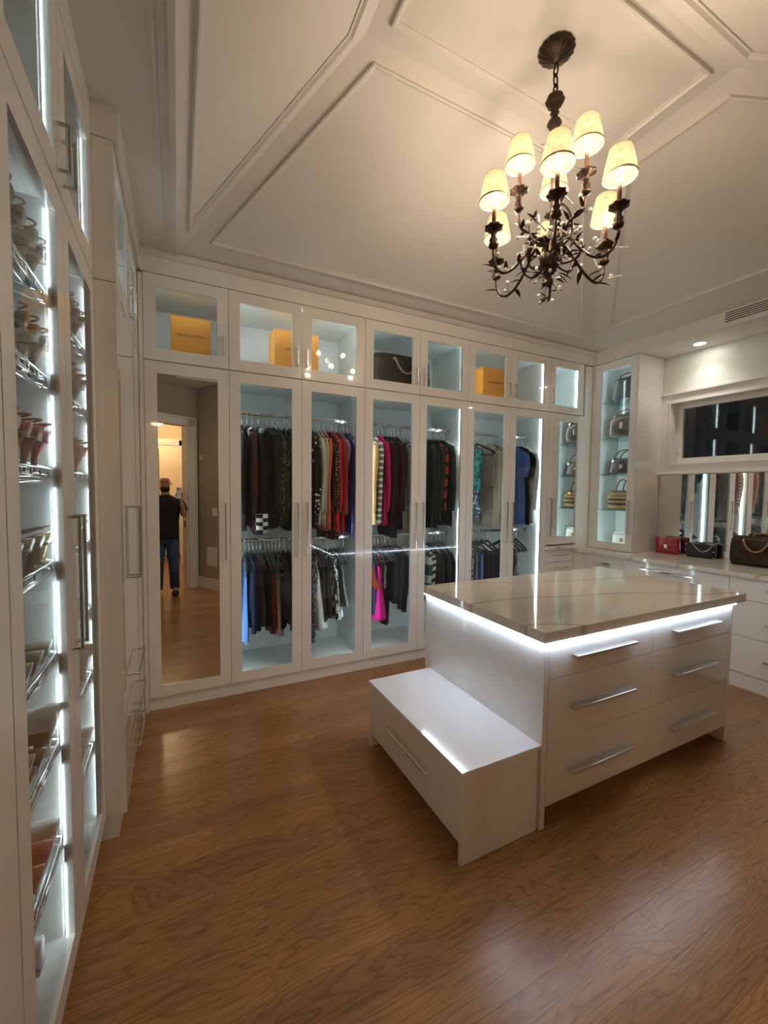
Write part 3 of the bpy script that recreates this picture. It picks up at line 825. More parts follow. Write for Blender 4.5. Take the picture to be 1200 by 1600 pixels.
by0, by1, bx0, bx1 = -1.842, -0.95, 1.412, 1.835
bb('top', pbsdf('bench_top_white', (0.84, 0.84, 0.87), 0.12, coat=1.0), bx0 - 0.004, bx1, by0 - 0.003, by1 + 0.003, 0.372, 0.3885, bevel=0.0012)
bb('end_panel', LACQ, bx0, bx1 - 0.012, by0, by0 + 0.02, 0.0, 0.371, bevel=0.001)
bb('end_panel', LACQ, bx0, bx1 - 0.012, by1 - 0.02, by1, 0.0, 0.371, bevel=0.001)
bb('carcass', LACQ, bx0 + 0.03, bx1 - 0.001, by0 + 0.021, by1 - 0.021, 0.08, 0.371)
bb('plinth', LACQ, bx0 + 0.07, bx0 + .09, by0 + 0.021, by1 - 0.021, 0.0, 0.079)
d = bb('drawer', LACQ, bx0 + 0.004, bx0 + 0.024, by0 + 0.022, by1 - 0.022, 0.079, 0.369, bevel=0.0015)
m = MB(); hx = bx0 + .004 - bo[0]; m.box(hx - 0.03, hx - 0.02, -1.607 - bo[1], -1.20 - bo[1], 0.232, 0.242)
for yy in (-1.607, -1.21): m.box(hx - 0.02, hx, yy - bo[1], yy + 0.010 - bo[1], 0.232, 0.242)
m.build('handle', CHROME, d, bevel=0.001)

# ================================================================== CHANDELIER
CX, CY = 2.045, -1.625
ch = empty('chandelier', (CX, CY, ZT), 0, 'bronze nine-light chandelier with cream shades and crystal sprays hanging from the tray ceiling', 'chandelier')
def zz(z): return z - ZT
# ceiling canopy
MB().lathe([(0.075, zz(3.593)), (0.082, zz(3.585)), (0.070, zz(3.572)), (0.045, zz(3.556)), (0.022, zz(3.545)), (0.010, zz(3.532))], n=96, lobes=16, amp=0.03).build('canopy', BRONZE, ch, smooth=True)
m = MB()
for k in range(3):
    zc = 3.500 - k * 0.046; pts = []
    for j in range(13):
        t = 2 * pi * j / 12; u = 0.012 * cos(t); pts.append((u, 0, zz(zc) + 0.029 * sin(t)) if k % 2 else (0, u, zz(zc) + 0.029 * sin(t)))
    m.tube(pts, 0.0042, 6, cap=False)
m.build('chain', BRONZE, ch, smooth=True)
col = [(0.004, 3.395), (0.012, 3.39), (0.036, 3.378), (0.043, 3.362), (0.036, 3.345), (0.018, 3.335), (0.020, 3.325), (0.013, 3.315), (0.021, 3.305), (0.013, 3.292), (0.016, 3.28), (0.030, 3.265), (0.032, 3.252), (0.016, 3.232), (0.009, 3.215), (0.008, 3.0), (0.008, 2.78), (0.012, 2.745), (0.020, 2.735)]
MB().lathe([(r, zz(z)) for r, z in col], n=48, lobes=8, amp=0.05).build('column', BRONZE, ch, smooth=True)
hub = [(0.006, 2.735), (0.050, 2.728), (0.056, 2.715), (0.050, 2.70), (0.040, 2.69), (0.038, 2.66), (0.046, 2.63), (0.042, 2.60), (0.026, 2.58), (0.030, 2.565), (0.018, 2.55), (0.012, 2.53), (0.017, 2.52), (0.010, 2.505), (0.004, 2.49)]
MB().lathe([(r, zz(z)) for r, z in hub], n=48, lobes=8, amp=0.06).build('hub', BRONZE, ch, smooth=True)

def bez(P, n=14):
    out = []
    for i in range(n + 1):
        t = i / n; Q = [Vector(p) for p in P]
        while len(Q) > 1: Q = [Q[j].lerp(Q[j + 1], t) for j in range(len(Q) - 1)]
        out.append(Q[0])
    return out
def leaf(mb, p, d, L, W, up=Vector((0, 0, 1))):
    d = Vector(d).normalized(); s = d.cross(up)
    if s.length < 1e-3: s = d.orthogonal()
    s.normalize(); n = s.cross(d)
    p = Vector(p); k = len(mb.v)
    sec = [(0, .05), (.3, .5), (.6, .42), (1, .02)]
    rings = []
    for t, w in sec:
        c = p + d * L * t + n * (-0.25 * L * t * t); hw_ = W * w; th_ = 0.0012
        rings.append([c - s * hw_, c + n * (-hw_ * .3) - n * th_, c + s * hw_, c + n * (-hw_ * .3) + n * th_])
    mb.rings(rings)
def make_arm(R, zm, ang, seed):
    """one arm of the chandelier in its own frame: x outwards from the axis"""
    rr = random.Random(seed)
    zb = zm - 0.115           # bobeche
    zcup = zm - 0.205
    if R > 0.2:
        path = bez([(0.03, 0, 2.70), (0.10, 0.03, 2.80), (0.13, -0.05, 2.52), (0.26, -0.01, 2.48), (R + 0.005, 0, 2.54), (R, 0, zcup)], 22)
        path2 = bez([(0.04, 0, 2.60), (0.10, -0.04, 2.54), (0.17, 0.04, 2.60), (0.14, 0.05, 2.70), (0.11, 0.02, 2.68)], 14)
    else:
        path = bez([(0.02, 0, 2.72), (0.11, 0.03, 2.66), (0.05, -0.06, 2.86), (0.16, 0.0, 2.70), (R, 0, 2.76), (R, 0, zcup)], 22)
        path2 = bez([(0.03, 0, 2.68), (0.12, 0.05, 2.66), (0.13, -0.03, 2.80), (0.07, -0.04, 2.84)], 12)
    m = MB()
    def Z(pts): return [(p[0], p[1], p[2] - ZT) for p in pts]
    m.tube(Z(path), [0.0075 - 0.002 * (i / len(path)) for i in range(len(path))], 7)
    m.tube(Z(path2), 0.0048, 6)
    arm = m.build('arm', BRONZE, ch, smooth=True)
    arm.rotation_euler = (0, 0, radians(ang))
    cup = [(0.006, zcup - 0.01), (0.020, zcup), (0.023, zcup + 0.010), (0.014, zcup + 0.022), (0.020, zcup + 0.032), (0.012, zcup + 0.045), (0.013, zcup + 0.062), (0.018, zcup + 0.072), (0.038, zb - 0.007), (0.042, zb), (0.016, zb + 0.003)]
    MB().lathe([(r, z - ZT) for r, z in cup], (R, 0), 48, lobes=8, amp=0.07).build('bobeche', BRONZE, arm, smooth=True)
    MB().lathe([(0.0095, zb - ZT), (0.0095, zm + 0.02 - ZT)], (R, 0), 12).build('candle_sleeve', SLEEVE, arm, smooth=True)
    # pleated tapering shade, open below and above, with a trim band
    m = MB(); n = 48
    rings = []
    for r, z in ((0.068, zm), (0.0665, zm + 0.010), (0.058, zm + 0.06), (0.0465, zm + 0.118), (0.046, zm + 0.1195), (0.0645, zm + 0.011), (0.066, zm + 0.001)):
        inner = 0.0012 if len(rings) > 3 else 0
        rings.append([(R + (r - inner) * (1 + .008 * (j % 2)) * cos(2 * pi * j / n), (r - inner) * (1 + .008 * (j % 2)) * sin(2 * pi * j / n), z - ZT) for j in range(n)])
    m.rings(rings[:4], cap=False)
    m.build('lamp_shade', SHADE, arm, smooth=True)
    m = MB(); m.rings([[(R + r * cos(2 * pi * j / n), r * sin(2 * pi * j / n), z - ZT) for j in range(n)] for r, z in ((0.0695, zm - 0.001), (0.0692, zm + 0.006), (0.0675, zm + 0.006), (0.0675, zm - 0.001), (0.0695, zm - 0.001))], cap=False)
    m.build('shade_trim', pbsdf('shade_trim', (0.42, 0.34, 0.22), 0.8), arm, smooth=True)
    MB().ball((R, 0, zm + 0.04 - ZT), 0.012, 8).build('bulb', BULB, arm, smooth=True)
    lp = lamp('bulb_light', 'POINT', (R, 0, zm + 0.034 - ZT), BULB_W, WARM, 0.025, parent=arm)
    m = MB(); m.lathe([(0.001, zm + .1165 - ZT), (0.010, zm + .1165 - ZT), (0.010, zm + .1180 - ZT), (0.001, zm + .1180 - ZT)], (R, 0), 12)
    for q in range(3):
        a_ = q * 2.094; m.tube([(R + .008 * cos(a_), .008 * sin(a_), zm + .117 - ZT), (R + .046 * cos(a_), .046 * sin(a_), zm + .117 - ZT)], .0012, 4)
    m.build('shade_carrier', BRASS, arm)
    MB().lathe([(0.011, zm + .1150 - ZT), (0.0455, zm + .1150 - ZT)], (R, 0), 24, cap=False).build('added_light_baffle', LIGHT_BAFFLE, arm)  # cap added to cut the bulb light thrown up at the ceiling
    # leaves along the arm
    m = MB()
    for i in range(3, len(path) - 2, 2 if R > .2 else 3):
        p = path[i]; t = (path[i + 1] - path[i - 1]).normalized()
        dd = t * 0.6 + Vector((rr.uniform(-.6, .6), rr.choice((-1, 1)) * rr.uniform(.4, .9), rr.uniform(-.3, .9)))
        leaf(m, (p.x, p.y, p.z - ZT), dd, rr.uniform(.045, .07), rr.uniform(.016, .024))
    for p in (path2[-1], path2[len(path2) // 2]):
        for _ in range(3): leaf(m, (p.x, p.y, p.z - ZT), (rr.uniform(-1, 1), rr.uniform(-1, 1), rr.uniform(-.5, 1)), .045, .016)
    m.build('leaves', BRONZE, arm)
    # crystal sprays: wire with drops
    w = MB(); c = MB()
    for _ in range(9 if R > .2 else 7):
        i = rr.randrange(2, len(path) - 4); p = Vector((path[i].x, path[i].y, path[i].z - ZT))
        dd = Vector((rr.uniform(-.3, 1), rr.uniform(-1, 1), rr.uniform(-.4, .9))).normalized()
        L = rr.uniform(.03, .06); q = p + dd * L + Vector((0, 0, .012))
        w.tube([p, p + dd * L * .5 + Vector((0, 0, .004)), q], 0.0011, 5)
        if rr.random() < .5: c.ball(q, 0.0095, 6)
        else:
            for s in range(7): c.ball(q + dd * s * 0.0095, 0.0045, 4)
    tag(w.build('spray_wire', BRONZE, arm), kind='stuff'); tag(c.build('crystal_drops', CRYSTAL, arm), kind='stuff')
    return arm
for k in range(6): make_arm(0.30, 2.852, -134 + 60 * k, 10 + k)
for k in range(3): make_arm(0.165, 3.05, -80 + 120 * k, 40 + k)
# leaf tuft high on the column
m = MB(); rr = random.Random(5)
for k in range(9):
    a = k * 0.7; leaf(m, (0.008 * cos(a), 0.008 * sin(a), zz(3.16) + rr.uniform(-.06, .04)), (cos(a), sin(a), rr.uniform(-.6, .9)), rr.uniform(.05, .075), .016)
for k in range(14):
    a = k * 0.9; leaf(m, (0.04 * cos(a), 0.04 * sin(a), zz(2.60) + rr.uniform(-.05, .09)), (cos(a), sin(a), rr.uniform(-.8, .5)), rr.uniform(.05, .085), .018)
m.build('leaves', BRONZE, ch)
c = MB(); w = MB()
for k in range(14):
    a = k * 1.3; p = Vector((0.03 * cos(a), 0.03 * sin(a), zz(2.56) + rr.uniform(-.05, .1))); q = p + Vector((cos(a), sin(a), rr.uniform(-.7, .5))) * rr.uniform(.03, .06)
    w.tube([p, q], .0011, 5); c.ball(q, .0085, 6)
tag(w.build('spray_wire', BRONZE, ch), kind='stuff'); tag(c.build('crystal_drops', CRYSTAL, ch), kind='stuff')

# ================================================================== CLOTHES
HANGER_MESH = {}
def hanger_mesh():
    if HANGER_MESH: return HANGER_MESH
    m = MB()
    pts = [(0, -0.205, -0.105), (0, -0.16, -0.075), (0, -0.08, -0.04), (0, -0.03, -0.018), (0, 0, -0.008), (0, 0.03, -0.018), (0, 0.08, -0.04), (0, 0.16, -0.075), (0, 0.205, -0.105)]
    m.tube(pts, [0.011, 0.011, 0.011, 0.012, 0.013, 0.012, 0.011, 0.011, 0.011], 6)
    m.tube([(0, -0.205, -0.105), (0, -0.19, -0.118), (0, 0, -0.121), (0, 0.19, -0.118), (0, 0.205, -0.105)], 0.0055, 5)
    h = MB(); P = [(0, 0, -0.010), (0, 0, 0.052), (0, 0.012, 0.069), (0, 0.020, 0.086), (0, 0.014, 0.104), (0, 0, 0.112), (0, -0.014, 0.104), (0, -0.019, 0.090)]
    h.tube(P, 0.0028, 5)
    HANGER_MESH['bar'] = m; HANGER_MESH['hook'] = h
    return HANGER_MESH
_hang = {}
def add_hanger(parent):
    hm = hanger_mesh()
    if 'bar' not in _hang:
        o = hm['bar'].build('hanger', VELVET, parent, smooth=True); _hang['bar'] = o.data
        h = hm['hook'].build('hook', CHROME, o, smooth=True); _hang['hook'] = h.data
    else:
        o = bpy.data.objects.new('hanger', _hang['bar']); COL.objects.link(o); o.parent = parent
        h = bpy.data.objects.new('hook', _hang['hook']); COL.objects.link(h); h.parent = o
    return o

def garment_body(top_w, hem_w, thick, L, seed, neck=0.06, drop=0.075, folds=7, flare=0.0):
    """hanging body: shoulders follow the hanger, folds grow towards the hem"""
    rr = random.Random(seed); n = 26; rings = []
    NL = 13; ph = [rr.uniform(0, 6.28) for _ in range(4)]
    shift = rr.uniform(-.012, .012)
    for i in range(NL):
        t = i / (NL - 1)
        if i == 0: w, z, th = neck, -0.004, thick * 0.45
        elif i == 1: w, z, th = top_w * 0.55, -0.028, thick * 0.6
        elif i == 2: w, z, th = top_w * 0.92, -drop, thick * 0.7
        else:
            u = (i - 2) / (NL - 3)
            w = top_w + (hem_w - top_w) * u ** 1.3 - 0.02 * sin(pi * min(1, u * 1.6)) * (1 if hem_w < top_w * 1.15 else .4)
            z = -drop - 0.03 - (L - drop - 0.03) * u; th = thick * (0.75 + 0.5 * u)
        u = max(0, (i - 2) / (NL - 3)); ring = []
        for j in range(n):
            a = 2 * pi * j / n; ca, sa = cos(a), sin(a)
            yy = w * (abs(ca) ** 0.8) * (1 if ca >= 0 else -1)
            xx = th * (abs(sa) ** 0.9) * (1 if sa >= 0 else -1)
            amp = 0.004 + (0.010 + flare) * u
            xx += amp * sin(folds * yy / max(w, .05) * 1.6 + ph[0]) + 0.5 * amp * sin(folds * 2.3 * yy / max(w, .05) + ph[1] + u)
            xx += shift * u
            yy += 0.005 * u * sin(9 * u + ph[2])
            zj = z + (0.010 * sin(5 * yy / max(w, .05) + ph[3]) * u if i == NL - 1 else 0)
            ring.append((xx, yy, zj))
        rings.append(ring)
    m = MB(); m.rings(rings)
    return m
def sleeve_mb(side, top_w, L, seed, r0=0.052, r1=0.036, short=False):
    rr = random.Random(seed + 99); P = []
    s = side; x = rr.uniform(-.006, .006)
    N = 8
    for i in range(N):
        u = i / (N - 1)
        P.append((x * 2 * u + 0.006 * sin(6 * u + seed), s * (top_w * (0.90 + 0.10 * min(1, u * 3)) + 0.012 * sin(3 * u) - 0.02 * u * u), -0.075 - L * u))
    rings = []
    for i, p in enumerate(P):
        u = i / (N - 1); r = r0 + (r1 - r0) * u
        if i == 0: r *= 0.55
        rings.append([(p[0] + r * 0.55 * cos(2 * pi * j / 10) * (1 + .12 * sin(3 * j + 4 * u)), p[1] + r * sin(2 * pi * j / 10), p[2]) for j in range(10)])
    m = MB(); m.rings(rings)
    return m

def garment(name, desc, cat, x, zrod, zbot, mat, label, group, y=0.28, yaw=0.0, thick=0.022, kind='long', top_w=0.195, hem_w=None, seed=0, extra=None, flare=0.0):
    zh = zrod - 0.098          # hanger frame origin; hook closes over the rod
    e = empty(name, (x, y, zh), radians(yaw), label, cat, group)
    add_hanger(e)
    L = zh - zbot
    hem_w = hem_w or top_w * 1.02
    if kind == 'strap':         # sleeveless piece hanging by thin straps
        m = garment_body(top_w * 0.62, hem_w, thick, L - 0.13, seed, neck=top_w * 0.5, drop=0.05, flare=flare)
        m.v = [(a, b, c - 0.13) for a, b, c in m.v]
        m.build('body', mat, e, smooth=True)
        m = MB()
        for s in (-1, 1): m.tube([(0, s * 0.085, -0.035), (0.006, s * 0.088, -0.14)], 0.006, 5); m.tube([(0, s * 0.085, -0.035), (-0.010, s * 0.088, -0.14)], 0.006, 5)
        m.build('straps', mat, e, smooth=True)
    elif kind == 'trousers':    # folded over the bar
        m = MB(); rings = []
        for i, z in enumerate((-0.108, -0.112, -0.2, -0.35, -(zh - zbot) * .75, -(zh - zbot))):
            th = (0.012, 0.018, 0.02, 0.022, 0.022, 0.02)[i]; w = (0.10, 0.115, 0.118, 0.12, 0.125, 0.13)[i]
            rings.append([(th * sin(2 * pi * j / 14) + .004 * sin(j * 2.1 + i * .6), w * cos(2 * pi * j / 14), z) for j in range(14)])
        m.rings(rings); m.build('body', mat, e, smooth=True)
    else:
        garment_body(top_w, hem_w, thick, L, seed, flare=flare).build('body', mat, e, smooth=True)
        if kind in ('long', 'short', 'coat'):
            sl = {'long': min(L * 0.92, 0.60), 'coat': min(L * .95, 0.66), 'short': 0.26}[kind]
            for s in (-1, 1):
                sleeve_mb(s, top_w, sl, seed + (s + 1), 0.050 if kind != 'coat' else 0.058, 0.034 if kind != 'short' else 0.05).build('sleeve', mat, e, smooth=True)
        if kind == 'coat':
            m = MB()
            for s in (-1, 1): m.rings([[(-thick * .6 - 0.006, s * 0.02, -0.012), (-thick * .6 - 0.006, s * 0.075, -0.035), (-thick - 0.012, s * 0.06, -0.17), (-thick - 0.012, 0.004 * s, -0.24)], [(-thick * .6 - 0.001, s * 0.02, -0.012), (-thick * .6 - 0.001, s * 0.075, -0.035), (-thick - 0.004, s * 0.06, -0.17), (-thick - 0.004, 0.004 * s, -0.24)]])
            m.build('lapel', mat, e)
    if extra: extra(e, L, thick)
    return e

def hem_block(matx, y0=-0.25, y1=-0.15, z0=-0.815, z1=-0.675):
    def f(e, L, th):
        m = MB(); rings = []
        for z in (z0, (z0 + z1) / 2, z1): rings.append([(0.045 * sin(2 * pi * j / 12), (y0 + y1) / 2 + (y1 - y0) / 2 * cos(2 * pi * j / 12), z) for j in range(12)])
        m.rings(rings); m.build('cuff', matx, e, smooth=True)
    return f
def collar_print(matx):
    def f(e, L, th):
        m = MB(); m.rings([[(th * .5 * sin(2 * pi * j / 10), -0.09 + 0.09 * cos(2 * pi * j / 10), z) for j in range(10)] for z in (-0.03, -0.17)])
        m.v = [(a * 1.5, b, c) for a, b, c in m.v]
        m.build('collar', matx, e, smooth=True)
    return f
def belt(matx, zc=-0.4, tail=True):
    def f(e, L, th):
        m = MB(); m.tube([(-th - 0.012, -0.17, zc), (-th - 0.02, 0.0, zc + .01), (-th - 0.012, 0.17, zc - .01)], 0.010, 6)
        if tail: m.tube([(-th - 0.02, -0.06, zc), (-th - 0.022, -0.02, zc - .2), (-th - 0.02, 0.05, zc - .42)], 0.007, 6)
        m.build('belt', matx, e, smooth=True)
    return f
def frill(matx):
    def f(e, L, th):
        m = MB(); rr = random.Random(2)
        for k in range(14):
            y = -0.18 + 0.026 * k; m.tube([(0, y, -L + .01), (rr.uniform(-.01, .01), y + rr.uniform(-.01, .01), -L - rr.uniform(.02, .06))], 0.0022, 4)
        m.build('fringe', matx, e)
    return f
def studs(e, L, th):
    m = MB()
    for k in range(2): m.ball((-th - 0.012, -0.14, -0.10 - 0.19 * k), 0.007, 6)
    m.build('button', CHROME, e)

def ordn(i):
    s = {1: 'first', 2: 'second', 3: 'third', 4: 'fourth', 5: 'fifth', 6: 'sixth', 7: 'seventh', 8: 'eighth', 9: 'ninth', 10: 'tenth', 11: 'eleventh', 12: 'twelfth', 13: 'thirteenth', 14: 'fourteenth', 15: 'fifteenth', 16: 'sixteenth', 17: 'seventeenth', 18: 'eighteenth', 19: 'nineteenth', 20: 'twentieth'}
    return s[i]
K = (0.012, 0.011, 0.012)
CH = (0.035, 0.035, 0.038)
DG = (0.020, 0.028, 0.028)
W_ = (0.75, 0.75, 0.74)
F = fabric
# (x, name, description, material, hem height, kind, options)
U1 = [
 (0.865, 'blouse', 'black blouse', F(K), 1.20, 'long', {}),
 (0.905, 'blouse', 'dark plum satin blouse', F((0.055, 0.016, 0.022), rough=.5), 1.23, 'long', dict(extra=collar_print(F(K, 'mottle', W_, .8)))),
 (0.945, 'blouse', 'wine brown blouse', F((0.075, 0.022, 0.026), rough=.5), 1.20, 'long', {}),
 (0.99, 'coat', 'black coat with houndstooth cuff', F(K), 1.16, 'coat', dict(extra=lambda e, L, t: (collar_print(F(K, 'mottle', W_, 1.0))(e, L, t), hem_block(F(K, 'check', (0.85, 0.85, 0.83), 1.0))(e, L, t)))),
 (1.06, 'jacket', 'charcoal black jacket', F((0.022, 0.020, 0.018)), 1.20, 'long', dict(yaw=6)),
 (1.10, 'top', 'textured black knit top', F(K, 'mottle', (0.05, 0.045, 0.04), 1.6), 1.23, 'long', {}),
 (1.145, 'blouse', 'grey speckled print blouse', F((0.03, 0.028, 0.026), 'leopard', (0.22, 0.20, 0.17), 2.0), 1.22, 'long', {}),
 (1.19, 'blouse', 'dark leopard print blouse', F((0.025, 0.02, 0.016), 'leopard', (0.25, 0.20, 0.14), 2.6), 1.26, 'long', {}),
 (1.235, 'top', 'plain black top', F(K), 1.18, 'long', {}),
 (1.392, 'dress', 'white-dotted dress', F(K, 'dots', W_, .85), 1.20, 'long', {}),
 (1.415, 'top', 'black top with small pearl dots', F(K, 'dots', (.6, .6, .58), 1.0), 1.22, 'long', {}),
 (1.455, 'blouse', 'cream silk blouse', F((0.60, 0.56, 0.46), rough=.5), 1.22, 'long', {}),
 (1.49, 'blouse', 'beige silk blouse', F((0.44, 0.40, 0.32), rough=.5), 1.20, 'long', {}),
 (1.525, 'blouse', 'coral orange blouse', F((0.62, 0.13, 0.07), rough=.6), 1.17, 'long', {}),
 (1.56, 'blouse', 'dark blouse with small white print', F((0.05, 0.012, 0.016), 'dots', (0.6, .5, .5), 1.6), 1.10, 'long', {}),
 (1.60, 'blouse', 'bright red satin blouse', F((0.50, 0.020, 0.022), rough=.45), 1.18, 'long', dict(thick=.03)),
 (1.638, 'blouse', 'scarlet red blouse', F((0.42, 0.012, 0.018), rough=.5), 1.16, 'long', {}),
 (1.672, 'top', 'dusty mauve top', F((0.26, 0.11, 0.14)), 1.30, 'short', {}),
 (1.705, 'dress', 'navy blue satin dress', F((0.014, 0.018, 0.22), rough=.4), 1.15, 'long', {}),
 (1.742, 'jacket', 'taupe and blue jacket', F((0.12, 0.095, 0.10)), 1.22, 'long', {}),
]
L1 = [
 (0.882, 'dress', 'frayed light blue denim dress', F((0.10, 0.24, 0.56)), 0.36, 'strap', dict(hem_w=.20, extra=frill(F((0.7, .75, .8))))),
 (0.915, 'jacket', 'dark navy denim jacket', F((0.012, 0.022, 0.055)), 0.44, 'long', {}),
 (0.945, 'top', 'ink blue top', F((0.012, 0.014, 0.040)), 0.46, 'long', {}),
 (0.973, 'trousers', 'black tailored trousers', F(K), 0.45, 'trousers', {}),
 (1.002, 'dress', 'slate grey drape dress', F((0.06, 0.065, 0.085)), 0.45, 'strap', {}),
 (1.040, 'skirt', 'black skirt', F(K), 0.47, 'strap', {}),
 (1.068, 'dress', 'chocolate brown dress', F((0.050, 0.028, 0.018)), 0.40, 'strap', {}),
 (1.096, 'dress', 'burgundy flared dress', F((0.22, 0.010, 0.026)), 0.38, 'strap', dict(flare=.004)),
 (1.124, 'dress', 'pale tan sleeveless dress', F((0.50, 0.38, 0.28)), 0.36, 'strap', dict(flare=.004)),
 (1.155, 'dress', 'black dotted dress', F(K, 'dots', W_, .8), 0.42, 'strap', {}),
 (1.19, 'top', 'black lace top', F(K, 'mottle', (.03, .03, .03), 2), 0.52, 'long', {}),
 (1.235, 'dress', 'dark grey sheer dress', F((0.05, 0.048, 0.046)), 0.42, 'long', {}),
 (1.385, 'coat', 'black and white tweed coat', F(K, 'mottle', (0.30, 0.30, 0.34), 2.2), 0.27, 'long', {}),
 (1.44, 'dress', 'white flared dress', F((0.62, 0.68, 0.72)), 0.36, 'strap', dict(hem_w=.24, flare=.012, thick=.045)),
 (1.50, 'dress', 'dark brown pleated dress', F((0.035, 0.026, 0.024)), 0.42, 'strap', dict(flare=.006)),
 (1.545, 'top', 'charcoal sleeveless top', F(CH), 0.44, 'strap', {}),
 (1.60, 'blouse', 'white and black zebra print blouse', F((0.62, 0.67, 0.70), 'zebra', K, 1.4), 0.41, 'strap', dict(thick=.04, hem_w=.17)),
 (1.665, 'top', 'dove grey light top', F((0.13, 0.135, 0.14)), 0.52, 'strap', {}),
]
U2 = [
 (1.93, 'top', 'pale yellow and pink top', F((0.72, 0.50, 0.25)), 1.22, 'long', {}),
 (1.975, 'sweater', 'grey and white striped sweater', F((0.20, 0.21, 0.20), 'stripes', (0.80, 0.82, 0.80), 1.15), 1.22, 'long', dict(thick=.03)),
 (2.04, 'blouse', 'raspberry pink blouse', F((0.55, 0.008, 0.10)), 1.20, 'long', dict(thick=.028)),
 (2.085, 'jacket', 'aubergine velvet jacket', F((0.05, 0.010, 0.022)), 1.20, 'long', {}),
 (2.125, 'jacket', 'black studded denim jacket', F((0.014, 0.010, 0.014)), 1.10, 'coat', dict(extra=studs)),
 (2.170, 'blouse', 'deep plum blouse', F((0.055, 0.006, 0.030)), 1.18, 'long', {}),
 (2.205, 'top', 'black long sleeve top', F(K), 1.17, 'long', {}),
 (2.245, 'cardigan', 'pearl grey cardigan', F((0.42, 0.40, 0.37)), 1.12, 'long', dict(thick=.028)),
 (2.290, 'cardigan', 'mushroom grey cardigan', F((0.30, 0.275, 0.26)), 1.14, 'long', {}),
 (2.50, 'jacket', 'dark green-black leather jacket', F(DG, rough=.45), 1.18, 'coat', dict(thick=.03)),
 (2.555, 'jacket', 'blackish teal jacket', F((0.018, 0.030, 0.031)), 1.16, 'coat', {}),
 (2.600, 'sweater', 'charcoal grey sweater', F(CH), 1.24, 'long', {}),
 (2.640, 'shirt', 'red and black plaid shirt', F((0.022, 0.010, 0.009), 'plaid', (0.42, 0.045, 0.030), 1.0), 1.27, 'long', dict(thick=.028)),
 (2.680, 'top', 'plain black long top', F(K), 1.22, 'long', {}),
 (2.715, 'jacket', 'dark slate jacket', F((0.03, 0.036, 0.038)), 1.18, 'long', {}),
 (2.750, 'blouse', 'white sheer blouse', F((0.66, 0.72, 0.72)), 1.22, 'long', {}),
]
L2 = [
 (1.925, 'jeans', 'dark indigo jeans', F((0.014, 0.022, 0.060)), 0.38, 'trousers', {}),
 (1.945, 'blouse', 'rust red ruffled blouse', F((0.25, 0.040, 0.020)), 0.66, 'strap', {}),
 (1.975, 'jeans', 'mid blue denim skirt', F((0.045, 0.075, 0.19)), 0.37, 'trousers', {}),
 (2.015, 'dress', 'hot pink sleeveless dress', F((0.90, 0.028, 0.36)), 0.36, 'strap', dict(thick=.042, hem_w=.20)),
 (2.050, 'trousers', 'dark maroon trousers', F((0.045, 0.008, 0.014)), 0.40, 'trousers', {}),
 (2.085, 'top', 'white and taupe draped top', F((0.50, 0.48, 0.46)), 0.62, 'strap', dict(hem_w=.08)),
 (2.120, 'dress', 'long narrow black dress', F(K), 0.28, 'strap', dict(hem_w=.06)),
 (2.175, 'jacket', 'black puffer jacket', F(K, rough=.5), 0.50, 'coat', dict(thick=.035)),
 (2.24, 'coat', 'black wool coat', F(K), 0.47, 'coat', dict(thick=.03)),
 (2.475, 'sweater', 'teal and white banded sweater', F((0.020, 0.10, 0.13), 'stripes', (.62, .64, .62), .35), 0.52, 'long', dict(thick=.028)),
 (2.525, 'sweater', 'black and white slanted stripe sweater', F((0.62, 0.60, 0.58), 'slanted', K, 1.0), 0.62, 'long', dict(thick=.03)),
 (2.58, 'coat', 'black studded coat', F(K), 0.45, 'coat', dict(extra=studs)),
 (2.63, 'jacket', 'black fitted jacket', F((0.018, 0.017, 0.020)), 0.47, 'coat', {}),
 (2.675, 'jacket', 'charcoal fitted jacket', F((0.028, 0.027, 0.030)), 0.47, 'long', {}),
 (2.72, 'blazer', 'black blazer with a pale edge', F(K), 0.46, 'coat', {}),
]
U3 = [
 (3.02, 'blouse', 'teal green patterned blouse', F((0.02, 0.16, 0.14), 'mottle', (0.01, 0.04, 0.05), .9), 1.52, 'short', {}),
 (3.07, 'blouse', 'dark floral blouse', F((0.03, 0.06, 0.09), 'leopard', (0.35, 0.40, 0.42), 1.0), 1.25, 'strap', {}),
 (3.30, 'coat', 'beige belted trench coat', F((0.40, 0.355, 0.28)), 1.16, 'coat', dict(thick=.03, extra=belt(F((0.30, 0.26, 0.20)), -0.42), hem_w=.215)),
 (3.38, 'coat', 'second beige coat', F((0.36, 0.32, 0.26)), 1.18, 'long', {}),
 (3.62, 'dress', 'cornflower blue short-sleeved dress', F((0.085, 0.15, 0.42)), 1.17, 'short', dict(thick=.03)),
 (3.71, 'dress', 'black short-sleeved dress', F(K), 1.16, 'short', dict(thick=.028)),
 (3.78, 'blouse', 'white light blouse', F((0.62, 0.66, 0.66)), 1.18, 'long', {}),
]
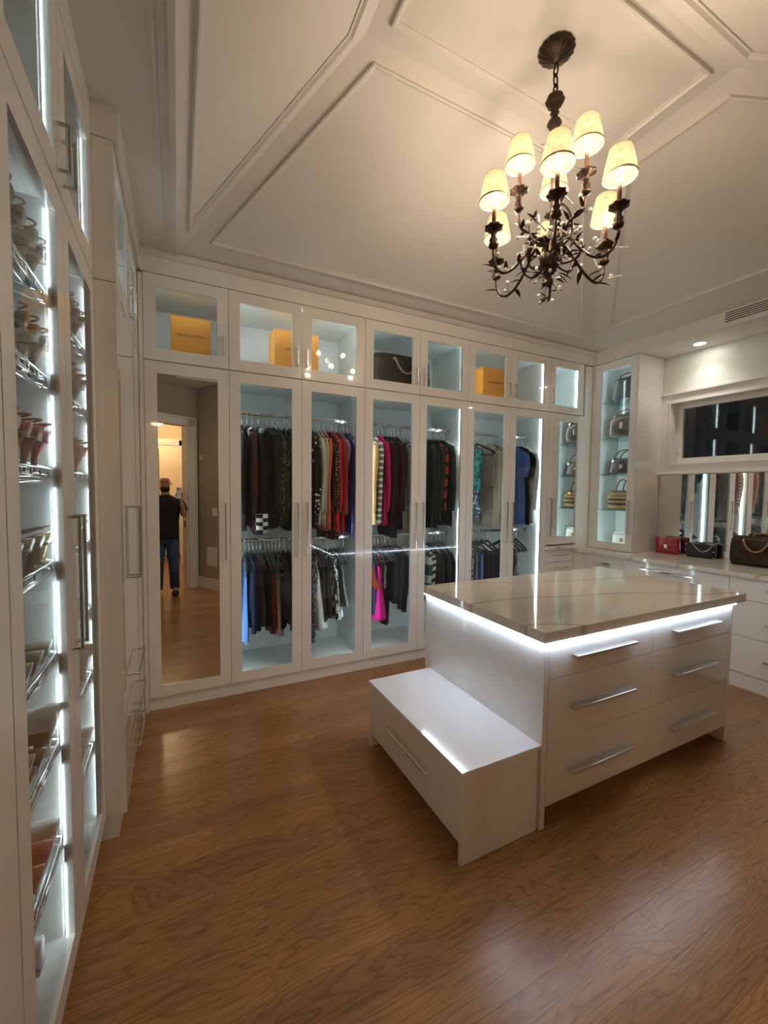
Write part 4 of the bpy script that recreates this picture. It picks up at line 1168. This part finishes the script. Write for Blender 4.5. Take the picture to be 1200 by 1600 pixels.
L3 = [
 (2.99, 'blouse', 'white folded blouse', F((0.65, .68, .7)), 0.55, 'trousers', {}),
 (3.05, 'trousers', 'black and grey print trousers', F(K, 'mottle', (.2, .2, .2), 1.5), 0.50, 'trousers', {}),
 (3.11, 'trousers', 'warm grey trousers', F((0.12, 0.105, 0.10)), 0.50, 'trousers', {}),
 (3.18, 'jeans', 'cornflower blue trousers', F((0.07, 0.13, 0.34)), 0.50, 'trousers', {}),
 (3.25, 'trousers', 'black dress trousers', F(K), 0.48, 'trousers', {}),
 (3.32, 'trousers', 'black wide trousers', F((.016, .015, .018)), 0.48, 'trousers', {}),
 (3.52, 'trousers', 'dark navy trousers', F((0.016, 0.022, 0.036)), 0.50, 'trousers', {}),
 (3.58, 'trousers', 'slate blue trousers', F((0.04, 0.05, 0.07)), 0.50, 'trousers', {}),
 (3.65, 'scarf', 'grey and white print scarf', F((0.4, 0.42, 0.42), 'zebra', K, 1.2), 0.52, 'trousers', {}),
]
WN = ['first', 'second', 'third']
CATS = {'trousers': 'trousers', 'jeans': 'trousers', 'scarf': 'scarf', 'dress': 'dress', 'skirt': 'skirt', 'coat': 'coat', 'jacket': 'jacket', 'blazer': 'jacket', 'blouse': 'blouse', 'top': 'top', 'shirt': 'shirt', 'sweater': 'sweater', 'cardigan': 'cardigan'}
seed = 0
for wi, (up, lo) in enumerate(((U1, L1), (U2, L2), (U3, L3))):
    for rail, rows, zr in (('upper', up, 2.095), ('lower', lo, 1.10)):
        for i, (x, nm, ds, mt, zb, kd, op) in enumerate(rows):
            seed += 1; rr = random.Random(seed)
            yaw = op.get('yaw', rr.uniform(-5, 5))
            o2_ = {k_: v_ for k_, v_ in op.items() if k_ != 'yaw'}
            if 'thick' not in o2_: o2_['thick'] = 0.017
            garment(nm, ds, CATS[nm], x, zr, zb, mt, f'{ds}, {ordn(i + 1)} along the {rail} rail of the {WN[wi]} glass wardrobe', f'clothes on the {rail} rail, {WN[wi]} glass wardrobe', yaw=yaw, kind=kd, seed=seed, **o2_)
# empty hangers between the clothes
_first = None
for x, zr, yaw, lb in ((1.475, 1.10, 3, 'empty black hanger between the white and brown dresses, lower rail'), (1.63, 1.10, 12, 'empty black hanger right after the zebra print blouse, lower rail'),
                       (1.71, 1.10, -18, 'empty black hanger turned aside at the end of the first wardrobe, lower rail'), (2.77, 1.10, -14, 'empty black hanger at the end of the second wardrobe, lower rail'),
                       (3.16, 2.095, 20, 'empty black hanger in front of the beige trench coat, upper rail'), (3.72, 1.10, -12, 'empty black hanger at the end of the third wardrobe, lower rail')):
    e = empty('coat_hanger', (x, 0.28, zr - 0.098), radians(yaw), lb, 'hanger', 'empty hangers')
    o = bpy.data.objects.new('bar', _hang['bar']); COL.objects.link(o); o.parent = e
    h = bpy.data.objects.new('hook', _hang['hook']); COL.objects.link(h); h.parent = e

# ================================================================== BOXES AND BAGS
def shop_box(loc, w, d, h, label, yaw=0, size=0.024, txt_w=0.0):
    e = empty('gift_box', loc, radians(yaw), label, 'box', 'orange boxes in the top cabinets')
    bx('box_body', ORANGE, e, 0, w, 0, d, 0, h * 0.995, bevel=0.002)
    bx('lid', ORANGE, e, -0.002, w + 0.002, -0.002, d + 0.002, h * 0.996, h * 1.008, bevel=0.001)
    t = text('LOUIS VUITTON', size, (w * 0.5 + txt_w, -0.0035, h * 0.62), (pi / 2, 0, 0), INK, e)
    return e
zs = UZ0 + 0.0185
shop_box((0.385, 0.12, zs), 0.255, 0.22, 0.335, 'orange cardboard box with dark lettering in the cabinet above the mirror door')
shop_box((1.085, 0.12, zs), 0.345, 0.22, 0.365, 'wide orange cardboard box behind the meeting doors of the double top cabinet')
shop_box((3.085, 0.12, zs), 0.31, 0.24, 0.365, 'orange cardboard box in the top cabinet over the third glass wardrobe')

def leather(color, rough=0.4, kind=None, c2=(1, 1, 1), sc=1.0):
    if kind: return fabric(color, kind, c2, sc, rough)
    return pbsdf('leather_%d_%d_%d' % tuple(int(c_ * 999) for c_ in color), color, rough, noise=0.18, nscale=120)
def handbag(name, label, loc, yaw, w, h, d, mat, handle=None, trim=None, metal=BRASS, taper=0.85, flap=False, round_top=False, feet=False, group=None, clasp=False, studs_=False, strap=None, droop=False):
    e = empty(name, loc, radians(yaw), label, 'handbag', group)
    trim = trim or mat
    n = 28; rings = []
    NL = 9
    for i in range(NL):
        t = i / (NL - 1); z = h * t
        if round_top: dd = d / 2 * sqrt(max(0.03, 1 - (2 * t - 1) ** 2)) if t > .5 else d / 2 * (0.75 + .25 * min(1, t * 4)); ww = w / 2 * (0.97 if 0 < i < NL - 1 else 0.93)
        else:
            dd = d / 2 * (1 - (1 - taper) * t ** 1.2 * 1.6); ww = w / 2 * (1 - (1 - taper) * t * .4)
            if i in (0, NL - 1): dd *= 0.86; ww *= 0.975
        ring = []
        for j in range(n):
            a = 2 * pi * j / n; ca, sa = cos(a), sin(a); ex = 0.32
            ring.append((ww * (abs(ca) ** ex) * (1 if ca >= 0 else -1), dd * (abs(sa) ** ex) * (1 if sa >= 0 else -1), z + (0.004 * sin(3 * a) * t)))
        rings.append(ring)
    m = MB(); m.rings(rings); m.build('bag_body', mat, e, smooth=True)
    # piping along the top and the bottom
    m = MB()
    for q in (1, NL - 2):
        r_ = [(x_ * 1.006, y_ * 1.01, z_) for x_, y_, z_ in rings[q]]; m.tube(r_ + [r_[0]], 0.0028, 5, cap=False)
    m.build('piping', trim, e, smooth=True)
    if handle:
        hr, hw_, col = handle
        for s in ((-1, 1) if d > .08 else (0,)):
            y_ = s * d * 0.28
            if droop and s < 0:
                P = bez([(-hw_, -d * .46, h * .88), (-hw_ * .9, -d * .5 - .03, h * .95), (-hw_ * .95, -d * .5 - .02, h * .25), (hw_ * .95, -d * .5 - .02, h * .25), (hw_ * .9, -d * .5 - .03, h * .95), (hw_, -d * .46, h * .88)], 16)
                MB().tube(P, 0.0075, 8).build('handle', col, e, smooth=True); continue
            P = bez([(-hw_, y_, h * .93), (-hw_ * 1.05, y_, h + hr * 1.25), (hw_ * 1.05, y_, h + hr * 1.25), (hw_, y_, h * .93)], 12)
            MB().tube(P, 0.0065, 8).build('handle', col, e, smooth=True)
        m = MB()
        for s in (-1, 1):
            for t_ in (-1, 1): m.lathe([(.014, -0.004), (.014, .004)], (0, 0), 10); m.v[-20:] = [(a + s * hw_, (c if True else 0) + t_ * (d * .43), b + h * .86) for a, b, c in m.v[-20:]]
        m.build('handle_ring', metal, e)
    if flap:
        m = MB(); y_ = -d / 2 - 0.004
        m.rings([[(-w * .46, d * .30, h + .004), (w * .46, d * .30, h + .004), (w * .46, d * .3, h + .009), (-w * .46, d * .3, h + .009)], [(-w * .47, y_ + .008, h * .985), (w * .47, y_ + .008, h * .985), (w * .47, y_, h + .006), (-w * .47, y_, h + .006)], [(-w * .45, y_, h * .52), (w * .45, y_, h * .52), (w * .45, y_ - .005, h * .50), (-w * .45, y_ - .005, h * .50)]])
        m.build('flap', trim, e, bevel=0.002)
        clasp = True
    if clasp:
        bx('clasp', metal, e, -0.016, 0.016, -d / 2 - 0.016, -d / 2 - 0.006, h * .36, h * .60, bevel=0.002)
    if studs_:
        m = MB()
        for sx in (-1, 1):
            for z_ in (.08, .5, .92): m.ball((sx * w * .47, -d * .47, h * z_), 0.007, 6)
        m.build('corner_studs', CHROME, e)
    if strap:
        P = bez([(-w * .4, -d * .1, h), (-w * .2, -d * 1.2, h * 1.5), (w * .1, -d * 1.0, -h * .3), (w * .4, -d * .5, h * .9)], 30)
        m = MB()
        for i in range(len(P) - 1): m.tube([P[i], P[i + 1]], 0.0035 if i % 2 else 0.0022, 5)
        m.build('chain_strap', strap, e)
    return e
DKB = (0.030, 0.017, 0.012)
MONO = leather((0.050, 0.032, 0.024), .45, 'mottle', (0.034, 0.020, 0.014), .8)
TAN = pbsdf('tan_leather', (0.36, 0.20, 0.085), 0.45)
CREAMH = pbsdf('cream_leather', (0.46, 0.40, 0.27), 0.45)
handbag('tote_bag', 'large dark monogram tote with pale handles in the top cabinet over the second wardrobe', (2.22, 0.22, zs), 0, 0.58, 0.34, 0.22, MONO, (0.06, 0.11, CREAMH), metal=BRASS, droop=True)
gx = XR + 0.21
SB = leather((0.032, 0.027, 0.024), .4)
handbag('handbag', 'dark grey structured handbag on the topmost glass shelf of the display cabinet', (gx, -0.28, 2.486), -90, 0.33, 0.24, 0.20, SB, (0.05, 0.08, SB), metal=CHROME, taper=.78)
BR = leather((0.085, 0.055, 0.038), .28)
handbag('handbag', 'metallic bronze bag with drawstring on the second glass shelf of the display cabinet', (gx, -0.28, 2.091), -90, 0.34, 0.27, 0.22, BR, (0.03, 0.09, BR), metal=CHROME, round_top=True, clasp=True)
DB = leather((0.022, 0.008, 0.006), .3)
handbag('handbag', 'dark chestnut leather bag with top handle on the third glass shelf', (gx, -0.28, 1.711), -90, 0.36, 0.165, 0.17, DB, (0.10, 0.11, leather(DKB)), metal=CHROME, taper=.8, clasp=True)
CK = fabric((0.30, 0.20, 0.09), 'plaid', (0.06, 0.028, 0.012), 2.4, .6)
handbag('handbag', 'tan checked barrel bag with brown arched handle on the fourth glass shelf', (gx, -0.28, 1.331), -90, 0.34, 0.20, 0.20, CK, (0.13, 0.07, leather((0.09, 0.035, 0.018))), trim=TAN, round_top=True)
handbag('handbag', 'white bag with black panel at the bottom of the display cabinet', (gx, -0.30, 0.937), -90, 0.26, 0.15, 0.13, leather((0.70, 0.68, 0.62), .4), None, trim=leather(K), flap=False, clasp=True, metal=BRASS)
RED = pbsdf('red_patent_leather', (0.36, 0.010, 0.022), 0.25, coat=.5)
zc_ = 0.9045
handbag('handbag', 'small red flap bag with gold clasp standing on the window counter', (4.852, -0.66, zc_), -82, 0.21, 0.155, 0.09, RED, None, trim=RED, flap=True, metal=pbsdf('pale_gold', (0.80, 0.62, 0.36), .25, metal=1.0))
handbag('handbag', 'small black studded bag with chain strap on the window counter', (4.858, -0.955, zc_), -84, 0.235, 0.132, 0.09, leather((0.012, 0.010, 0.010), .3), None, metal=CHROME, studs_=True, strap=CHROME, taper=.95)
handbag('handbag', 'big brown monogram bag with tan rolled handles on the window counter', (4.795, -1.43, zc_), -88, 0.40, 0.245, 0.20, MONO, (0.03, 0.085, TAN), trim=leather((0.10, 0.05, 0.03)), metal=BRASS, round_top=True, droop=True)

# ================================================================== SHOES
def shoe_meshes(kind, mat):
    """toe towards +y, heel at the origin, sole on z=0 at the toe"""
    hh = {'heel': 0.085, 'sandal': 0.07, 'flat': 0.012, 'sneaker': 0.025, 'boot': 0.05}[kind]
    parts = []
    N = 11; L = 0.235
    def solez(s): return hh * max(0.0, 1 - max(0, (s - .12)) / .58) ** 1.25 if s < .7 else 0.0
    def wid(s): return 0.026 + 0.016 * sin(pi * min(1, s * 1.05)) + (0.006 if .55 < s < .8 else 0) - (0.030 * max(0, (s - .86)) / .14)
    def top(s):
        if kind == 'sneaker': return 0.085 - 0.045 * s
        if kind == 'boot': return 0.10 - 0.055 * s
        if kind in ('heel', 'sandal'): return 0.034 - 0.022 * min(1, s / .3) + (0.034 * max(0.0, sin(pi * (s - .42) / .58)) ** .6 if s > .42 else 0)
        if s < .1: return 0.055
        return 0.055 - 0.032 * min(1, s / .45) + (0.012 * sin(pi * (s - .5) / .5) if s > .5 else 0)
    rings = []
    for i in range(N):
        s = i / (N - 1); z0 = solez(s) + 0.004; w = wid(s); h = top(s)
        ring = []
        for j in range(12):
            a = 2 * pi * j / 12
            ring.append((w * cos(a), L * s, z0 + h * 0.5 * (1 + sin(a)) * (1 if s < .95 else .5)))
        rings.append(ring)
    m = MB(); m.rings(rings); parts.append(('upper', m, mat))
    m = MB(); m.rings([[(-wid(i / (N - 1)), L * i / (N - 1), solez(i / (N - 1))), (wid(i / (N - 1)), L * i / (N - 1), solez(i / (N - 1))), (wid(i / (N - 1)), L * i / (N - 1), solez(i / (N - 1)) + .007), (-wid(i / (N - 1)), L * i / (N - 1), solez(i / (N - 1)) + .007)] for i in range(N)])
    parts.append(('sole', m, pbsdf('shoe_sole', (0.25, 0.19, 0.13), .6)))
    if kind in ('heel', 'sandal', 'boot'):
        m = MB(); m.tube([(0, 0.022, hh + .004), (0, 0.018, hh * .5), (0, 0.012, 0.0)], [0.018, 0.008, 0.006] if kind == 'heel' else [0.022, 0.02, 0.02], 8); parts.append(('heel', m, mat))
    if kind in ('heel', 'sandal'):
        m = MB(); m.tube(bez([(-.024, .055, hh + .03), (-.03, -.01, hh + .062), (.03, -.01, hh + .062), (.024, .055, hh + .03)], 12), 0.003, 6); parts.append(('slingback_strap', m, mat))
    return parts
_sh = {}
def shoe(desc, kind, mat, loc, rz, label, group, tilt):
    e = empty('shoe', loc, rz, label, 'shoe', group)
    e.rotation_euler = (tilt, 0, rz)
    key = (kind, mat.name)
    if key not in _sh: _sh[key] = [(nm, m.build(nm, mt, e, smooth=True).data) for nm, m, mt in shoe_meshes(kind, mat)]
    else:
        for nm, me in _sh[key]:
            o = bpy.data.objects.new(nm, me); COL.objects.link(o); o.parent = e
    return e
PAL = [
 ('dark brown heel', 'heel', (0.055, 0.022, 0.018), 'dark plum heel', 'heel', (0.09, 0.03, 0.03)),
 ('brown peep heel', 'heel', (0.10, 0.035, 0.025), 'black heel', 'heel', (0.02, 0.014, 0.014)),
 ('red leather slingback', 'heel', (0.50, 0.07, 0.06), 'crimson slingback', 'heel', (0.42, 0.04, 0.05)),
 ('gold metallic sandal', 'sandal', (0.50, 0.42, 0.25), 'pewter sandal', 'sandal', (0.20, 0.17, 0.12)),
 ('silver grey flat', 'flat', (0.33, 0.34, 0.31), 'sage grey flat', 'flat', (0.27, 0.29, 0.26)),
 ('pale grey ankle boot', 'boot', (0.40, 0.38, 0.34), 'brown loafer', 'flat', (0.10, 0.055, 0.03)),
 ('white sneaker', 'sneaker', (0.62, 0.60, 0.57), 'coral sneaker', 'sneaker', (0.60, 0.12, 0.08)),
]
tilt = atan2(0.10, 0.366)
for ri, z in enumerate(RACKZ):
    d1, k1, c1, d2, k2, c2 = PAL[ri]
    met = {3: 0.85}.get(ri, 0.0)
    M1 = pbsdf(d1.replace(' ', '_'), c1, .3 if met else .4, metal=met); M2 = pbsdf(d2.replace(' ', '_'), c2, .35 if met else .45, metal=met)
    for bay in (0, 1):
        nsh = 5
        for k_ in range(nsh):
            yv = LY0 + bay * LW + 0.075 + k_ * 0.088
            d_, kk, mm = (d1, k1, M1) if (k_ + bay) % 4 < 2 else (d2, k2, M2)
            off = 0.052
            lab = f'{d_}, {ordn(k_ + 1)} on the {ordn(ri + 1)} rack from the top, {"entrance-side" if bay == 0 else "corner-side"} door'
            s_ = shoe(d_, kk, mm, (XL - off, yv, z + 0.0095), pi / 2 + random.Random(ri * 9 + k_).uniform(-.08, .08), lab, f'shoes on the racks', tilt)
# white sneakers on the cabinet floor
for k_ in range(2):
    shoe('white trainer', 'sneaker', pbsdf('white_trainer', (0.66, .64, .61), .5), (XL - 0.07, LY0 + 0.30 + .1 * k_, 0.1185), pi / 2, f'white trainer on the shoe cabinet floor, {"nearer the entrance" if k_ == 0 else "nearer the corner"}', 'shoes on the cabinet floor', 0)

# ================================================================== PERSON (seen in the mirror door)
def skin_body(name, verts, edges, radii, root, mat, parent=None, levels=2):
    me = bpy.data.meshes.new(name); me.from_pydata(verts, edges, []); me.update(); me.materials.append(mat)
    o = bpy.data.objects.new(name, me); COL.objects.link(o)
    if parent: o.parent = parent
    md = o.modifiers.new('skin', 'SKIN'); md.use_smooth_shade = True
    if not me.skin_vertices: me.attributes.new('skin_dummy', 'FLOAT', 'POINT')
    lay = me.skin_vertices[0].data
    for i, r in enumerate(radii):
        lay[i].radius = r if isinstance(r, tuple) else (r, r); lay[i].use_root = (i == root)
    sb = o.modifiers.new('sub', 'SUBSURF'); sb.levels = levels; sb.render_levels = levels
    return o
def chain_obj(name, nodes, links, root, mat, parent=None, levels=2):
    keys = list(nodes); idx = {k: i for i, k in enumerate(keys)}
    return skin_body(name, [nodes[k][0] for k in keys], [(idx[a], idx[b]) for a, b in links], [nodes[k][1] for k in keys], idx[root], mat, parent, levels)
SKIN = pbsdf('skin', (0.42, 0.24, 0.165), 0.5)
TEE = pbsdf('black_tshirt', (0.012, 0.012, 0.016), 0.9)
JEAN = pbsdf('blue_jeans', (0.030, 0.075, 0.15), 0.85)
HAIR = pbsdf('dark_beard', (0.02, 0.014, 0.011), 0.9)
per = empty('person', (0.255, -3.46, 0), 0, 'bald bearded person in black T-shirt and jeans holding up a phone in the doorway', 'person')
PX, PY = 0.255, -3.46
PS = 0.958
per.scale = (PS, PS, PS)
# local coordinates, facing +y; the raised hand is on the +x side
N_ = {
 'pel': ((0, 0, 0.94), (0.155, 0.11)), 'bel': ((0, 0.02, 1.10), (0.15, 0.115)), 'che': ((0, 0.0, 1.28), (0.165, 0.12)), 'nek0': ((0, -0.01, 1.43), (0.085, 0.075)),
 'nek': ((0, 0.0, 1.50), (0.056, 0.058)), 'jaw': ((0, 0.030, 1.585), (0.062, 0.075)), 'cra': ((0, 0.012, 1.68), (0.080, 0.098)), 'top': ((0, 0.005, 1.735), (0.060, 0.07)),
 'shR': ((0.165, -0.01, 1.40), 0.062), 'elR': ((0.255, 0.06, 1.165), 0.044), 'wrR': ((0.215, 0.265, 1.38), 0.028),
 'shL': ((-0.165, -0.01, 1.40), 0.062), 'elL': ((-0.22, -0.01, 1.13), 0.044), 'wrL': ((-0.20, 0.10, 0.92), 0.028), 'haL': ((-0.19, 0.13, 0.85), 0.032),
 'hipR': ((0.085, 0, 0.86), 0.088), 'knR': ((0.10, 0.02, 0.50), 0.056), 'anR': ((0.11, -0.02, 0.10), 0.037), 'foR': ((0.125, 0.13, 0.045), 0.036),
 'hipL': ((-0.085, 0, 0.86), 0.088), 'knL': ((-0.10, 0.02, 0.50), 0.056), 'anL': ((-0.11, -0.02, 0.10), 0.037), 'foL': ((-0.125, 0.13, 0.045), 0.036),
}
LK = [('pel', 'bel'), ('bel', 'che'), ('che', 'nek0'), ('nek0', 'nek'), ('nek', 'jaw'), ('jaw', 'cra'), ('cra', 'top'), ('che', 'shR'), ('shR', 'elR'), ('elR', 'wrR'), ('che', 'shL'), ('shL', 'elL'), ('elL', 'wrL'), ('wrL', 'haL'), ('pel', 'hipR'), ('hipR', 'knR'), ('knR', 'anR'), ('anR', 'foR'), ('pel', 'hipL'), ('hipL', 'knL'), ('knL', 'anL'), ('anL', 'foL')]
body = chain_obj('body', N_, LK, 'pel', SKIN, per)
def ell(cx, cy, z, rx, ry, n=24): return [(cx + rx * cos(2 * pi * j / n), cy + ry * sin(2 * pi * j / n), z) for j in range(n)]
m = MB(); m.rings([ell(0, 0.005, z, a_, b_) for z, a_, b_ in ((0.83, .178, .135), (0.95, .178, .135), (1.08, .178, .138), (1.22, .190, .145), (1.33, .205, .142), (1.40, .195, .120), (1.445, .135, .095), (1.475, .080, .075))])
m.tube([(.13, -.005, 1.385), (.19, 0.0, 1.355), (.222, .02, 1.30), (.240, .04, 1.245)], [.07, .074, .066, .064], 12)
m.tube([(-.13, -.005, 1.385), (-.19, -.005, 1.355), (-.21, -.01, 1.28), (-.216, -.01, 1.21)], [.07, .074, .066, .064], 12)
m.build('t_shirt', TEE, per, smooth=True)
m = MB(); m.rings([ell(0, 0.0, z, a_, b_) for z, a_, b_ in ((0.78, .165, .115), (0.88, .172, .128), (0.98, .165, .122))])
for s in (-1, 1): m.tube([(s * .082, 0, .90), (s * .088, .004, .78), (s * .10, .02, .50), (s * .112, -.01, .09)], [.085, .095, .074, .064], 14)
m.build('jeans', JEAN, per, smooth=True)
for s in (-1, 1):
    m = MB(); m.rings([[(s * .118 + w_ * cos(2 * pi * j / 12), -0.06 + .27 * t_, 0.045 + h_ * sin(2 * pi * j / 12) if sin(2 * pi * j / 12) > 0 else 0.005 + 0.04 * (1 + sin(2 * pi * j / 12))) for j in range(12)] for t_, w_, h_ in ((0, .03, .03), (.15, .042, .06), (.45, .045, .045), (.75, .05, .03), (.95, .04, .015), (1, .02, .008))])
    m.build('shoe', pbsdf('dark_shoe', (.02, .018, .018), .6), per, smooth=True)
# face
MB().lathe([(0.001, 1.515), (0.042, 1.52), (0.060, 1.545), (0.064, 1.575), (0.060, 1.598), (0.052, 1.600)], (0, 0.034), 20).build('beard', HAIR, per, smooth=True)
m = MB(); m.tube([(0, 0.105, 1.655), (0, 0.128, 1.628), (0, 0.122, 1.612), (0, 0.105, 1.608)], [0.008, 0.014, 0.016, 0.008], 8); m.build('nose', SKIN, per, smooth=True)
for s in (-1, 1):
    m = MB(); m.ball((s * 0.030, 0.092, 1.655), 0.010, 8); m.build('eye', pbsdf('eye_white', (.7, .68, .65), .2), per, smooth=True)
    m = MB(); m.ball((s * 0.030, 0.104, 1.655), 0.0062, 6); m.build('iris', HAIR, per)
    m = MB(); m.tube([(s * .016, .108, 1.674), (s * .03, .108, 1.680), (s * .047, .098, 1.674)], 0.0045, 6); m.build('eyebrow', HAIR, per)
    m = MB(); m.lathe([(0.001, -.010), (0.020, -.006), (0.024, .0), (0.014, .005), (0.001, .002)], (0, 0), 12)
    m.v = [(s * 0.083 + c_ * s, 0.0 + a_ * .7, 1.645 + b_ * 1.3) for a_, b_, c_ in m.v]; m.build('ear', SKIN, per, smooth=True)
MB().tube([(-0.022, .112, 1.588), (0, .117, 1.590), (0.022, .112, 1.588)], 0.005, 6).build('lips', pbsdf('lips', (.35, .14, .11), .5), per, smooth=True)
# phone held just behind the camera
fwd = Vector((F_.x, F_.y, 0)).normalized(); rgt = Vector((R_.x, R_.y, 0)).normalized()
pc = Vector((0.4149, -3.1259, 1.5)) - fwd * 0.022 + rgt * 0.030 + Vector((0, 0, -0.052))
ph = empty('mobile_phone', pc, atan2(rgt.y, rgt.x), 'white phone held upright in a raised hand, seen in the mirror door', 'phone')
bx('phone_case', pbsdf('phone_white', (.62, .62, .6), .25), ph, -0.037, 0.037, -0.004, 0.004, -0.076, 0.076, bevel=0.003)
bx('camera_bump', pbsdf('phone_grey', (.2, .2, .21), .25), ph, -0.034, -0.004, 0.0041, 0.0065, 0.040, 0.072, bevel=0.001)
m = MB(); m.lathe([(0.006, -.0005), (0.006, .001)], (0, 0), 12); m.v = [(a_ - 0.026, c_ + .0072, b_ + .048) for a_, b_, c_ in m.v]; m.build('lens', BLACK, ph)
# hand: palm and five separate fingers closing on the phone edges
pl = Vector((pc.x - PX, pc.y - PY, pc.z)) / PS
wr = Vector(N_['wrR'][0])
palm_c = pl - fwd * 0.030 + rgt * 0.022 + Vector((0, 0, -0.045))
hand = {'wr': (tuple(wr), 0.027), 'p0': (tuple(wr.lerp(palm_c, .5)), (0.034, .022)), 'p1': (tuple(palm_c), (0.038, .017)), 'p2': (tuple(palm_c + Vector((0, 0, .03))), (0.034, .014))}
chain_obj('palm', hand, [('wr', 'p0'), ('p0', 'p1'), ('p1', 'p2')], 'wr', SKIN, per)
for i, (dz, L_) in enumerate(((0.040, .9), (0.020, 1.0), (0.0, .95), (-0.020, .8))):
    b0 = palm_c + rgt * 0.018 + Vector((0, 0, dz))
    p1_ = pl + rgt * 0.047 - fwd * 0.010 + Vector((0, 0, dz - .04)); p2_ = pl + rgt * 0.046 + fwd * 0.010 + Vector((0, 0, dz - .035)); p3_ = pl + rgt * (0.046 - 0.026 * L_) + fwd * 0.014 + Vector((0, 0, dz - .032))
    chain_obj('finger', {'a': (tuple(b0), .009), 'b': (tuple(p1_), .0085), 'c': (tuple(p2_), .008), 'd': (tuple(p3_), .0068)}, [('a', 'b'), ('b', 'c'), ('c', 'd')], 'a', SKIN, per, 1)
b0 = palm_c - rgt * 0.022 + Vector((0, 0, -.005))
chain_obj('thumb', {'a': (tuple(b0), .011), 'b': (tuple(pl - rgt * .046 - fwd * .014 + Vector((0, 0, -.035))), .010), 'c': (tuple(pl - rgt * .044 + fwd * .002 + Vector((0, 0, -.012))), .0085), 'd': (tuple(pl - rgt * .040 + fwd * .011 + Vector((0, 0, .0))), .007)}, [('a', 'b'), ('b', 'c'), ('c', 'd')], 'a', SKIN, per, 1)
for i in range(4):
    b0 = Vector(N_['haL'][0]) + Vector((0.0, -0.024 + .017 * i, -0.015)); L_ = (.075, .085, .08, .062)[i]
    chain_obj('finger', {'a': (tuple(b0), .0095), 'b': (tuple(b0 + Vector((.006, .004, -L_ * .55))), .0088), 'c': (tuple(b0 + Vector((.020, .010, -L_))), .007)}, [('a', 'b'), ('b', 'c')], 'a', SKIN, per, 1)
b0 = Vector(N_['haL'][0]) + Vector((.01, .028, .02))
chain_obj('thumb', {'a': (tuple(b0), .011), 'b': (tuple(b0 + Vector((.008, .018, -.03))), .0095), 'c': (tuple(b0 + Vector((.018, .020, -.055))), .008)}, [('a', 'b'), ('b', 'c')], 'a', SKIN, per, 1)
